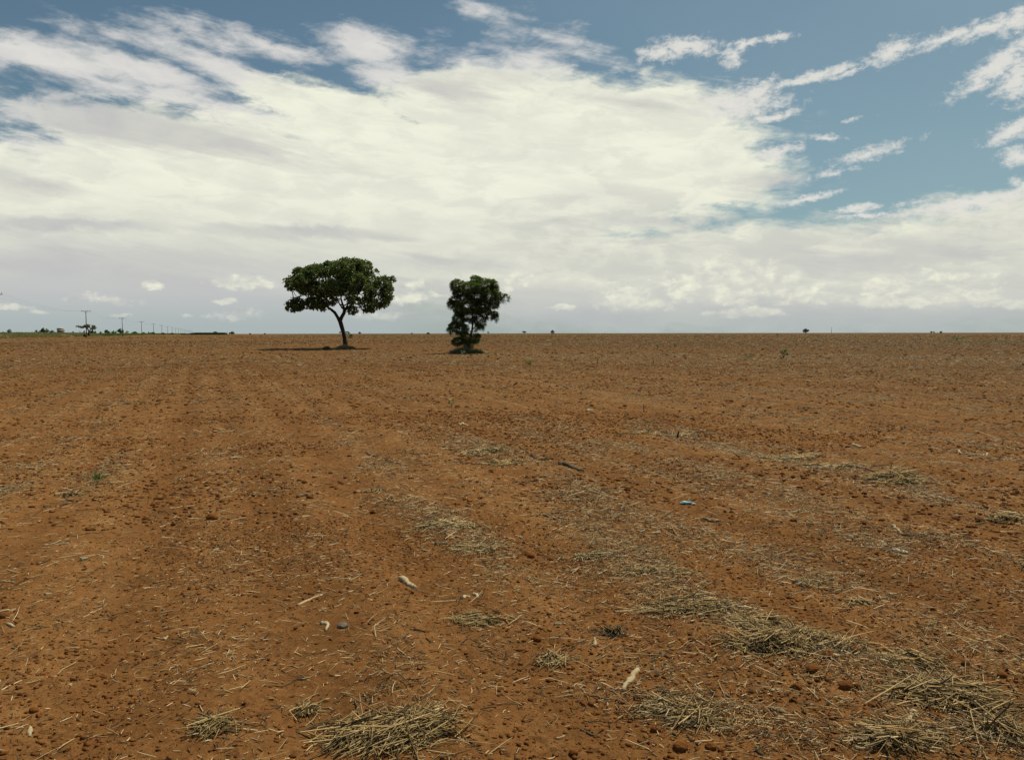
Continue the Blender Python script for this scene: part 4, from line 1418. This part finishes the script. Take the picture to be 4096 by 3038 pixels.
straw_pile(1580, 2945, 560, .55, .085, 950, "thick heap of long straw at the bottom edge, left of the middle", .07, .26, 35, .8)
straw_pile(3160, 2580, 620, .42, .12, 1500, "largest straw heap, domed and pale, between the middle and the right edge", .05, .2)
straw_pile(3790, 2795, 520, .6, .13, 1300, "big combed straw heap in the lower right with a dark hollow under it", .07, .26, -10, .8)
straw_pile(2790, 2430, 460, .35, .05, 900, "long flattened trail of straw running up-left from the largest heap", .05, .2, -35, .6)
straw_pile(3010, 2500, 300, .5, .06, 500, "tangled straw joining the flattened trail to the largest heap", .05, .2, -35, .9)
straw_pile(2600, 2290, 360, .35, .04, 500, "thin upper end of the straw trail above the middle right", .04, .16, -40, .7)
straw_pile(1950, 1808, 220, .7, .10, 600, "pale tufted straw heap in the middle distance, below the feathery tree", .05, .2)
straw_pile(2010, 1850, 190, .6, .05, 260, "flat grey straw patch at the right foot of the pale tufted heap", .05, .2)
straw_pile(3590, 1920, 240, .75, .19, 800, "dark-sided straw heap like a small nest in the right middle distance", .07, .26, -60, .8)
straw_pile(3140, 1830, 330, .4, .06, 480, "wispy straw patch left of the dark-sided nest-like heap", .06, .22, -25, .7)
straw_pile(3300, 1870, 300, .4, .05, 300, "thin straw between the wispy patch and the nest-like heap", .06, .22, -25, .7)
straw_pile(1780, 2110, 300, .5, .05, 520, "upper half of the straw patch in the centre of the field foreground", .04, .15)
straw_pile(1910, 2210, 200, .6, .06, 380, "lower half of the straw patch in the centre of the foreground", .04, .15)
straw_pile(2220, 2640, 130, .8, .06, 260, "little spiky bunch of stubble near the bottom middle", .04, .12, 60, .7)
straw_pile(2452, 2530, 90, .8, .06, 170, "dark root clump with fibres above the white stump", .03, .10, 90, .8, .35)
straw_pile(1225, 2840, 90, 1.0, .06, 170, "small upright bunch of dead roots left of the bottom heap", .03, .10, 80, .5)
straw_pile(850, 2925, 150, .9, .06, 200, "fan of greyish stalks near the bottom left", .06, .18, 120, .45, .1)
straw_pile(3640, 2640, 240, .6, .06, 420, "grey straw bunch beside the big red clod at the right", .05, .2, -50, .7)
straw_pile(4010, 2960, 300, .5, .07, 520, "straw heap cut by the bottom right corner", .06, .22)
straw_pile(3600, 2960, 420, .4, .04, 520, "flat scatter of thick stalks between the bottom right heaps", .06, .22, -20, .8)
straw_pile(2700, 2840, 330, .45, .04, 420, "crossed stalks lying right of the long stick at the bottom middle", .05, .2, -20, .8)
straw_pile(2790, 2895, 130, .8, .06, 130, "spoke-like burst of stalks at the bottom, right of the middle", .1, .24)
straw_pile(4040, 2085, 190, .6, .10, 420, "matted straw heap at the right edge in the middle distance", .05, .2)
straw_pile(1900, 2470, 260, .6, .04, 330, "loose straw below the pale curled husks", .04, .16, -20, .9)
straw_pile(2660, 1735, 330, .35, .05, 420, "thin dry grass mat around the short upright stump", .06, .25)
straw_pile(1500, 1960, 110, .5, .03, 110, "small star of straw left of the central patch", .04, .13)
straw_pile(290, 1975, 150, .5, .04, 150, "small dry tuft above the curved dark branch at the left", .05, .16)
straw_pile(2370, 2220, 190, .5, .05, 240, "small straw bunch beside the two dark clods above the middle", .05, .18, 30, .6)
straw_pile(3440, 2410, 130, .6, .03, 90, "pale ball of fine roots above the largest heap", .03, .09)
straw_pile(3240, 2340, 130, .6, .04, 130, "curled bleached grass tuft above and left of the largest heap", .04, .12)


# ------------------------------------------------------------------ sticks, husks, stumps
def stick(name, cat, label, pts, tpx, mat, rnd=.5, lift=.2, up=0.0, sides=9, rough=.55, taper=.6, fork=None, grp=None):
    g0 = gp(*pts[0])
    P3 = []
    for i, p in enumerate(pts):
        g = gp(*p)
        P3.append([g.x - g0.x, g.y - g0.y, gz(g.x, g.y) - gz(g0.x, g0.y)])
    P3 = np.array(P3)
    # finer, slightly crooked path
    n = max(5, 3 * len(pts))
    s = np.linspace(0, len(pts) - 1, n)
    Q = np.stack([np.interp(s, range(len(pts)), P3[:, k]) for k in range(3)], 1)
    r = tpx / F * g0.y * 0.5
    L = np.linalg.norm(Q[-1] - Q[0]) + 1e-6
    Q[1:-1] += RNG.normal(0, min(L * .02, r * .8), (n - 2, 3))
    Q[:, 2] += r * lift + up * np.sin(np.linspace(0, math.pi, n)) * L
    rr = r * (1 - (1 - taper) * np.linspace(0, 1, n) ** 1.5) * (1 + .5 * (RNG.random(n) - .5))
    mb = MB()
    mb.tube(Q, rr, sides, True, rnd, rough)
    if fork:
        for (t, ang, ln) in fork:
            k = int(t * (n - 1)); d = unit(Q[min(k + 1, n - 1)] - Q[max(k - 1, 0)])
            ca, sa = math.cos(R(ang)), math.sin(R(ang))
            d2 = np.array([d[0] * ca - d[1] * sa, d[0] * sa + d[1] * ca, .25])
            mb.tube([Q[k], Q[k] + d2 * ln * L * .5, Q[k] + d2 * ln * L], [rr[k] * .7, rr[k] * .5, rr[k] * .3], 6, True, rnd, .2)
    o = mb.build(name, mat, None, (g0.x, g0.y, gz(g0.x, g0.y)), False)
    tag(o, label, cat, grp)
    return o


W_, D_, C_ = m_wood, m_dwood, m_cob
for it in [
    ("corn_stalk_piece", "stalk", "stout pale stalk piece lying alone, left of the central curled husks", [(1602, 2318), (1632, 2332), (1662, 2347)], 24, C_, .7),
    ("bark_strip", "bark", "curved frayed bark strip lying left of the stout pale stalk piece", [(1189, 2414), (1235, 2392), (1290, 2380)], 13, W_, .9),
    ("bent_husk", "husk", "small bent cream husk shaped like a hook next to the dark round stone", [(1284, 2500), (1312, 2497), (1304, 2532)], 16, C_, .8),
    ("charred_stick", "stick", "short charred stick on the bare soil, right of the dark round stone", [(1655, 2529), (1717, 2534)], 12, D_, .2),
    ("grey_stick", "stick", "thick grey stick lying in the central straw patch", [(1742, 2181), (1792, 2181)], 19, D_, .8),
    ("curled_husk", "husk", "left one of the pale curled husks under the central straw patch", [(1848, 2385), (1862, 2376), (1880, 2380)], 15, C_, .9),
    ("curled_husk", "husk", "right one of the pale curled husks under the central straw patch", [(1893, 2372), (1905, 2374), (1910, 2386)], 14, C_, .9),
    ("bent_stalk", "stalk", "long thin bent stalk pointing down-right above the bottom heap", [(1588, 2612), (1640, 2655), (1666, 2700)], 6, W_, .75),
    ("dark_log", "stick", "rough dark lump of wood touching the left side of the bottom heap", [(1275, 2912), (1310, 2908), (1346, 2912)], 22, D_, .5),
    ("fallen_branch", "branch", "thin dark crooked branch left of the thick pale-ended log", [(2129, 1812), (2136, 1833), (2163, 1837), (2213, 1830)], 11, D_, .35),
    ("short_log", "log", "thick knotted log with a pale end in the middle of the field", [(2240, 1846), (2281, 1860), (2328, 1881)], 24, W_, .12),
    ("dark_stick", "stick", "dark stick lying under the thick knotted log", [(2236, 1900), (2296, 1885)], 6, D_, .5),
    ("fallen_branch", "branch", "grey branch lying just behind the short upright stump", [(2699, 1712), (2726, 1711), (2762, 1717)], 9, W_, .5),
    ("broken_branch", "branch", "broken forked branch right of and below the blue plastic scrap", [(2812, 2071), (2850, 2084), (2890, 2084)], 13, W_, .35),
    ("dark_stick", "stick", "dark stick tucked under the broken forked branch", [(2830, 2082), (2886, 2098)], 9, D_, .6),
    ("curved_bark", "bark", "small curved bark piece in the middle, up-left of the blue plastic scrap", [(2561, 1958), (2574, 1961), (2584, 1971)], 11, D_, .8),
    ("long_stick", "stick", "long brown stick below and left of the blue plastic scrap", [(2172, 2071), (2220, 2076), (2265, 2075)], 9, W_, .3),
    ("yellow_stick", "stick", "pale yellow stick with upturned ends at the right in the middle distance", [(3832, 1812), (3842, 1821), (3900, 1824), (3946, 1822), (3952, 1812)], 8, C_, .7),
    ("dark_stick", "stick", "thin dark bowed stick far up near the right edge", [(3873, 1591), (3910, 1595), (3946, 1591)], 6, D_, .3),
    ("wood_chunk", "wood chunk", "short pale chunk of wood above the nest-like heap", [(3413, 1786), (3446, 1800)], 14, W_, .7),
    ("club_shaped_stick", "stick", "club-shaped pale stick leaning on a dark chunk at the right", [(3571, 2106), (3592, 2122), (3612, 2136)], 11, W_, .7),
    ("dark_chunk", "wood chunk", "dark flat chunk at the lower end of the club-shaped stick", [(3608, 2138), (3662, 2142)], 18, D_, .4),
    ("log_piece", "log", "brown log piece half buried right of the nest-like heap", [(3748, 1992), (3802, 2005)], 14, W_, .5),
    ("driftwood_piece", "wood chunk", "weathered fish-shaped wood piece left of the nest-like heap", [(3425, 1876), (3465, 1880), (3508, 1892)], 16, W_, .4),
    ("white_stump", "stump", "bleached whitish stump lying tilted in the lower middle", [(2550, 2690), (2520, 2725), (2490, 2765)], 26, C_, .6),
    ("pale_husk", "husk", "pale upright husk by the dark root clump", [(2376, 2594), (2381, 2556)], 17, C_, .5),
    ("flat_wood_chip", "wood chip", "flat greyish wood chip near the upper left of the dark root clump", [(2216, 2511), (2262, 2503)], 13, W_, .5),
    ("long_stick", "stick", "long crooked stick lying below the bleached stump", [(2310, 2741), (2358, 2780), (2444, 2794), (2525, 2800)], 8, W_, .3),
    ("dark_stick", "stick", "stubby dark stick right of the dark root clump", [(2644, 2594), (2678, 2618)], 17, D_, .6),
    ("grey_stick", "stick", "pointed dark grey stick near the bottom middle", [(2322, 2906), (2360, 2915), (2399, 2926)], 14, D_, .6),
    ("twisted_stick", "stick", "twisted brown stick right of the bleached stump", [(2892, 2753), (2912, 2766), (2931, 2780)], 12, W_, .25),
    ("bark_slab", "bark", "long pale slab of bark sticking out of the straw trail", [(2916, 2466), (2932, 2490), (2950, 2518)], 19, C_, .6),
    ("white_husk", "husk", "bright white bit of husk on top of the straw trail", [(2815, 2411), (2831, 2428)], 16, C_, 1.0),
    ("pale_chip", "wood chip", "small mottled wood chip above the pointed dark grey stick", [(2224, 2943), (2259, 2930)], 12, W_, .7),
    ("short_log", "log", "short sawn-looking brown log at the lower right", [(3086, 2820), (3120, 2829), (3157, 2842)], 24, W_, .4),
    ("white_stump", "stump", "bleached knobbly stump in front of the big combed heap", [(3660, 2872), (3640, 2895), (3620, 2920)], 26, C_, .6),
    ("pale_cylinder_stalk", "stalk", "fat pale stalk section at the bottom right", [(3421, 2984), (3476, 2987)], 18, C_, .4),
    ("grey_husk", "husk", "grey open husk between the short brown log and the fat stalk section", [(3224, 2901), (3257, 2920)], 20, W_, .6),
    ("wing_shaped_husk", "husk", "pale wing-shaped husk right of the largest heap", [(3403, 2592), (3430, 2578), (3460, 2564)], 13, C_, .6),
    ("burnt_chunk", "wood chunk", "burnt dark chunk at the bottom edge right of the middle", [(3026, 3012), (3052, 3032)], 20, D_, .1),
    ("bleached_stick", "stick", "bleached forked stick lying level in the left foreground", [(173, 2181), (225, 2177), (273, 2179)], 9, C_, .8),
    ("grey_stick_end", "stick", "knobbly pale stick end at the left edge, upper one", [(6, 2331), (30, 2331), (57, 2336)], 11, W_, .6),
    ("white_stick", "stick", "white stick entering from the left edge above a dark clod", [(-20, 2448), (63, 2438)], 10, C_, .95),
    ("cob_piece", "stalk", "short cream stalk stub near the left edge", [(28, 2502), (58, 2510)], 12, C_, .8),
    ("knotty_chunk", "wood chunk", "small pale knotty chunk right of the knobbly stick end", [(182, 2384), (208, 2378)], 14, C_, .5),
    ("grey_bark_bit", "bark", "grey bark bit casting a dark shadow left of the middle", [(325, 2252), (352, 2244)], 15, W_, .6),
    ("corn_stalk_piece", "stalk", "ringed pale stalk stub at the bottom left", [(123, 2922), (119, 2951)], 19, C_, .6),
    ("long_straw", "straw", "longest single split straw reaching in from the left edge", [(-10, 2782), (90, 2732), (228, 2701)], 5, m_straw, .95),
    ("bent_straw", "straw", "long thin straw bent at its left end in the left foreground", [(221, 2490), (269, 2492), (340, 2460), (407, 2424)], 4, m_straw, .85),
    ("yellow_stick", "stick", "yellowish split stick at the bottom left corner", [(0, 2933), (45, 2925), (97, 2923)], 9, C_, .55),
    ("white_chip", "wood chip", "bright white chip left of the middle foreground", [(656, 2546), (672, 2540)], 12, C_, 1.0),
    ("dark_twig", "twig", "dark leaning twig in the lower left", [(490, 2881), (530, 2848), (570, 2820)], 5, D_, .5),
    ("dark_twig", "twig", "short dark twig crossing near the lower left stalk fan", [(752, 2788), (780, 2760)], 7, D_, .4),
    ("curved_branch", "branch", "curved dark branch below the small green seedling at the left", [(240, 1974), (271, 2001), (315, 2008), (322, 1996)], 9, D_, .6),
    ("weathered_stick", "stick", "weathered pale-backed stick in the left middle distance", [(920, 1836), (945, 1831), (970, 1833)], 9, W_, .7),
    ("bark_shard", "bark", "dark curled bark shard with upturned ends in the centre", [(1465, 1815), (1480, 1826), (1508, 1827), (1524, 1813)], 10, D_, .3),
    ("broken_husk", "husk", "orange and white broken husk right of the small seedling", [(1835, 1695), (1852, 1693), (1872, 1701)], 12, C_, .9),
    ("mossy_stick", "stick", "rounded stick left of the pale tufted straw heap", [(1692, 1857), (1710, 1860), (1727, 1858)], 9, W_, .3),
    ("grey_log", "log", "rough grey log with a clod at its right end, left of the middle", [(1189, 1995), (1220, 1989), (1252, 1991)], 14, D_, .7),
    ("thin_branch", "branch", "thin forked branch lying flat left of the middle", [(1136, 1760), (1170, 1750), (1203, 1743), (1271, 1744)], 4, D_, .6),
    ("white_husk", "husk", "white husk beside a green leaf in the middle distance", [(2345, 1648), (2370, 1646)], 10, C_, .95),
    ("dark_stick", "stick", "dark stick at the far centre right, below the small leafy weeds", [(2355, 1466), (2388, 1471)], 5, D_, .3),
    ("straw_stalk", "straw", "single upright pale stalk left of the nest-like heap", [(3402, 1884), (3418, 1838)], 4, m_straw, .8),
]:
    f_k = None
    if "forked" in it[2]: f_k = [(.4, 38, .35), (.65, -30, .3)]
    stick(*it, fork=f_k)


def standing(name, cat, label, px, py, hpx, tpx, mat, rnd, lean=(0, 0), fork=False):
    g = gpt(px, py)
    h = hpx / F * g.y; r = tpx / F * g.y / 2
    mb = MB()
    mb.tube([(0, 0, -.02), (lean[0] * h * .4, 0, h * .5), (lean[0] * h, lean[1] * h, h)], [r, r * .8, r * .55], 7, True, rnd, .3)
    if fork:
        mb.tube([(lean[0] * h * .4, 0, h * .5), (h * .4, 0.02, h * .95)], [r * .6, r * .3], 5, True, rnd)
    tag(mb.build(name, mat, None, g), label, cat)


standing("upright_stump", "stump", "short upright dark stump in the middle distance right of centre", 2708, 1753, 30, 11, m_dwood, .4, (.25, 0))
standing("upright_twig", "twig", "upright forked dark twig up-left of the short stump", 2576, 1653, 36, 4, m_dwood, .4, (-.1, 0), True)
standing("upright_twig", "twig", "thin upright twig far off, below the skyline mound tree", 2614, 1455, 16, 3, m_dwood, .2)
standing("upright_twig", "twig", "thin forked twig standing far off right of the grass tuft", 2389, 1455, 22, 3, m_dwood, .3, (0, 0), True)
standing("upright_twig", "twig", "bare twig standing above the small seedling in the centre", 1797, 1573, 16, 3, m_dwood, .3, (.2, 0), True)

# ------------------------------------------------------------------ larger clods
GC = "large clods of red soil"


def clod(px, py, rpx, label, mat=m_clod, rnd=.5, flat=.75, name="soil_clod", cat="clod", grp=GC):
    g = gpt(px, py)
    r = rpx / F * g.y
    n = 3
    V = []
    u = np.linspace(0, math.pi, 14)[:, None]; w = np.linspace(0, 2 * math.pi, 22, endpoint=False)[None]
    X_ = np.sin(u) * np.cos(w); Y_ = np.sin(u) * np.sin(w); Z_ = np.cos(u) * np.ones_like(w)
    k = .72 + .55 * fbm(X_ * 1.7 + Z_ * 1.3 + px, Y_ * 1.7 + Z_ * .7 + py, 4, 11, .65)
    if rough_ := (name == "soil_clod"):
        k = k + 0.16 * (RNG.random(k.shape) - .5)
    k[0] = k[0].mean(); k[-1] = k[-1].mean()
    Vv = np.stack([X_ * k * r * 1.1, Y_ * k * r, Z_ * k * r * flat + r * .25], -1).reshape(-1, 3)
    ids = np.arange(14 * 22).reshape(14, 22)
    Q = np.stack([ids[:-1], ids[1:], np.roll(ids[1:], -1, 1), np.roll(ids[:-1], -1, 1)], -1).reshape(-1, 4)
    o = mesh_np(name, Vv, Q, mat, name != "soil_clod", {"rnd": np.full(len(Vv), rnd)}, g)
    tag(o, label, cat, grp)


for a in [
    (3636, 2686, 27, "rounded reddish clod beside the grey straw bunch at the right"),
    (3384, 2764, 25, "tall dark clod below the largest heap, the left of a close pair"),
    (3434, 2766, 18, "smaller dark clod below the largest heap, the right of a close pair"),
    (3423, 2598, 21, "clod lying against the wing-shaped husk"),
    (3318, 2640, 30, "wide crumbly clod at the right front of the largest heap"),
    (3188, 2748, 21, "flat clod in front of the largest heap"),
    (3250, 2694, 24, "crumbly clod half covered by straw at the largest heap's foot"),
    (3487, 2846, 15, "small bright red clod left of the big combed heap"),
    (3740, 2886, 20, "clod right of the bleached knobbly stump"),
    (3862, 2650, 15, "dark clod above the big combed heap"),
    (4008, 2710, 17, "clod near the right edge above the combed heap"),
    (2722, 2998, 27, "large dark-sided clod at the bottom edge right of the middle"),
    (2842, 3008, 23, "red clod at the bottom edge, right neighbour of the large dark-sided one"),
    (2886, 3020, 14, "smallest of the three clods at the bottom edge right of the middle"),
    (2622, 2922, 20, "bright rusty clod among stalks left of the spoke-like burst"),
    (2294, 3010, 17, "clod in place of a dark hole at the bottom edge near the middle"),  # a clod set where there is a dark hole
    (2120, 2216, 19, "squarish dark clod above the middle, the bigger of two"),
    (2202, 2224, 12, "squarish dark clod above the middle, the smaller of two"),
    (3174, 2093, 13, "round dark red clod alone above the straw trail at the right"),
    (136, 2855, 17, "dark crumbly clod near the bottom left"),
    (16, 2470, 20, "dark clod under the white stick at the left edge"),
    (592, 2618, 9, "small dark clod right of the lower left straws"),
    (848, 2078, 22, "low wide reddish clod in the left middle ground"),
    (1932, 2684, 12, "small red clod in the straw right of the long bent stalk"),
    (3582, 1884, 16, "rusty red clod leaning on the nest-like heap"),
    (2415, 1962, 13, "crumbly red clod left of the small curved bark piece"),
    (4085, 1883, 10, "small rusty clod at the right edge in the middle distance"),
    (3200, 1806, 11, "dark clod within the wispy straw patch"),
    (1238, 1998, 12, "brown clod at the right end of the rough grey log"),
    (1218, 1942, 11, "left clod of a close pair above the rough grey log"),
    (2540, 2600, 12, "dark clod left of the stubby dark stick"),
    (2770, 2550, 16, "upright red clod at the lower edge of the straw trail"),
    (2145, 2560, 18, "dark hollow clod up-left of the little spiky bunch"),
    (1560, 1995, 11, "dark reddish clod above the central straw patch"),
    (3450, 2300, 10, "dark round clod above the pale ball of fine roots"),
]:
    clod(*a)
m_stone = simple_mat("grey_stone", [(0, (.05, .04, .03)), (.5, (.13, .10, .07)), (1, (.24, .19, .13))], .7, .3, 12, .4, .003, 80)
clod(1370, 2522, 21, "smooth dark grey-brown stone next to the hook-shaped husk", m_stone, .5, .6, "stone", "stone", None)
m_dirtyw = simple_mat("dirty_white", [(0, (.20, .17, .11)), (.5, (.40, .36, .26)), (1, (.55, .50, .38))], .5, .4, 25, .4, .004, 50)
stick("crumpled_bottle", "bottle", "dull whitish crumpled bottle-like scrap at the right foreground", [(3566, 2208), (3590, 2212), (3612, 2219), (3632, 2226)], 18, m_dirtyw, .3, .5, 0, 12, .35, .55)


# ------------------------------------------------------------------ plastic scraps
def scrap(px, py, wpx, label, mat, name, parts=()):
    g = gpt(px, py)
    w = wpx / F * g.y
    t = empty(name, g)
    tag(t, label, "litter")
    for (nm, mt, x0, x1, dy, hh, wy) in parts:
        n = 12
        s = np.linspace(x0, x1, n)
        V = []
        for i, x in enumerate(s):
            for j in range(5):
                v_ = (j / 4 - .5) * wy * (1 - abs(i / (n - 1) - .5) * 1.1)
                V.append((x * w, (dy + v_) * w, (.04 + hh * math.sin(i / (n - 1) * math.pi) * (1 - (j / 4 - .35) ** 2 * 2) + .05 * RNG.random()) * w))
        ids = np.arange(n * 5).reshape(n, 5)
        Q = np.stack([ids[:-1, :-1], ids[1:, :-1], ids[1:, 1:], ids[:-1, 1:]], -1).reshape(-1, 4)
        o = mesh_np(nm, V, Q, mt, False, {"rnd": RNG.random(len(V))}, (0, 0, 0), t)
        sm = o.modifiers.new("thickness", 'SOLIDIFY'); sm.thickness = .0012


m_blue = paint("blue_plastic", (0.05, 0.42, 0.62), .35, 0, .5, .25)
m_wplast = paint("white_plastic", (0.62, 0.62, 0.52), .4)
scrap(2750, 2014, 58, "torn bright blue and white plastic wrapper on the soil right of the middle", m_blue, "plastic_wrapper",
      [("blue_film", m_blue, -.5, .5, 0, .10, .42), ("white_film", m_wplast, -.5, .15, .16, .14, .30), ("loose_flap", m_blue, .0, .36, .45, .10, .22), ("torn_edge", m_wplast, .25, .52, -.28, .06, .2)])
scrap(3048, 2180, 14, "tiny blue plastic bit below and right of the torn blue wrapper", m_blue, "plastic_bit", [("blue_film", m_blue, -.5, .5, 0, .3, .5)])


# ------------------------------------------------------------------ small plants
def weed(px, py, hpx, label, kind='broad', n=7, mat=None, cat="plant", name="seedling", wide=1.0, leaf=1.0, hue=.5):
    g = gpt(px, py, -.005)
    h = hpx / F * g.y
    t = empty(name, g)
    tag(t, label, cat)
    mb = MB()
    mt = mat or m_weed
    if kind == 'grass':
        nn = n
        x = RNG.normal(0, h * .18 * wide, nn); y = RNG.normal(0, h * .15, nn)
        v, Q, T, c = tufts(x, y, np.zeros(nn), np.full(nn, h), np.full(nn, h * .035), 6, np.full(nn, h * .1), lean=.45)
        mesh_np("blades", v, [Q, T], mt, False, {"rnd": c}, (0, 0, 0), t)
        for k in range(3): mb.tube([(k * .03 * h, 0, 0), (k * .05 * h, 0, h * .4)], h * .012, 4)
        mb.build("stem", m_dry, t)
        return
    cs, os_ = [], []
    for k in range(n):
        a = RNG.random() * 6.28; q = RNG.random() ** .6
        top = np.array([math.cos(a) * h * .35 * wide * q, math.sin(a) * h * .3 * wide * q, h * (.35 + .4 * RNG.random())])
        mb.tube([(0, 0, 0), top * np.array([.4, .4, .6]), top], [h * .02, h * .016, h * .01], 5)
        cs.append(top); os_.append(unit(top * np.array([.6, .6, 1])))
    mb.build("stem", m_weed if mt is not m_dry else m_dry, t)
    v, tt, c = rosettes(np.array(cs), np.array(os_), 4, h * .42 * leaf, h * .17 * leaf, cup=.6)
    mesh_np("leaves", v, tt, mt, False, {"rnd": (c * .6 + hue * .4)}, (0, 0, 0), t)


m_wilt = leaf_mat("wilted_leaf", [(0, (.045, .03, .02)), (.5, (.10, .065, .04)), (1, (.2, .13, .08))], .7, .15)
weed(388, 1942, 46, "green broad-leaved seedling standing alone in the left foreground", n=6, leaf=1.3, wide=1.8)
weed(450, 1948, 36, "wilted brown plant right beside the green seedling at the left", mat=m_wilt, n=3, wide=1.6, name="wilted_plant")
weed(2116, 1460, 30, "leaning green grass tuft right of the feathery tree", 'grass', 9, m_grass, "grass tuft", "grass_tuft")
weed(1806, 1624, 38, "small green seedling in the centre of the field, below the feathery tree", n=4)
weed(3133, 1434, 36, "dark leafy weed with narrow leaves, the tallest at the right", n=9, hue=.1, name="weed")
weed(2998, 1437, 18, "low spreading green weed left of the tall dark one", n=12, wide=3.0, name="weed")
weed(2960, 1426, 12, "small roundish weed, leftmost of the three weeds at the right", n=6, wide=1.6, name="weed")
weed(3828, 1359, 15, "widest pale green weed patch near the right end of the skyline", n=26, wide=4.5, hue=1.0, name="weed")
weed(3273, 1349, 11, "small dark weed under the lone bushy skyline tree", n=6, hue=.1, name="weed")
weed(3111, 1346, 14, "tall thin pale weed left of the lone bushy skyline tree", n=6, name="weed")
weed(3063, 1346, 9, "tiny weed next to the tall thin pale one", n=5, wide=1.6, name="weed")
weed(2697, 1388, 16, "faint grey-green weed in the far field, the right of a loose pair", n=7, name="weed")
weed(2630, 1392, 20, "faint grey-green weed in the far field, the left of a loose pair", n=7, name="weed")
weed(2682, 1344, 8, "dark speck of weed just under the skyline right of centre", n=5, hue=0, name="weed")
weed(2397, 1387, 8, "dark low weed right of and above the grass tuft", n=6, hue=0, wide=2, name="weed")
weed(1622, 1812, 22, "pale narrow-leaved weed left of the pale tufted straw heap", n=4, name="weed")
weed(1655, 1812, 20, "dark green weed between the pale weed and the tufted straw heap", n=4, hue=.1, name="weed")
weed(1852, 1418, 18, "pale big-leaved sprig in front of the feathery tree's foot", n=5, hue=1, leaf=1.4, name="weed")
weed(1795, 1392, 14, "small dark sprig left of the feathery tree's grass", n=5, hue=.1, name="weed")
weed(2383, 1662, 12, "green leafy scrap next to the white husk", n=4, wide=2, name="weed")
weed(3515, 1412, 7, "small flat green weed in the far right field", n=7, wide=3, name="weed")
weed(3040, 1436, 10, "small weed between the low spreading weed and the tall dark one", n=4, name="weed", hue=.2)
weed(2865, 1431, 8, "tiny bright green weed left of the three right-hand weeds", n=5, hue=.8, name="weed")
weed(575, 1610, 30, "thin dry forked weed stalk in the left field", 'grass', 3, m_dry, "weed stalk", "dry_weed")
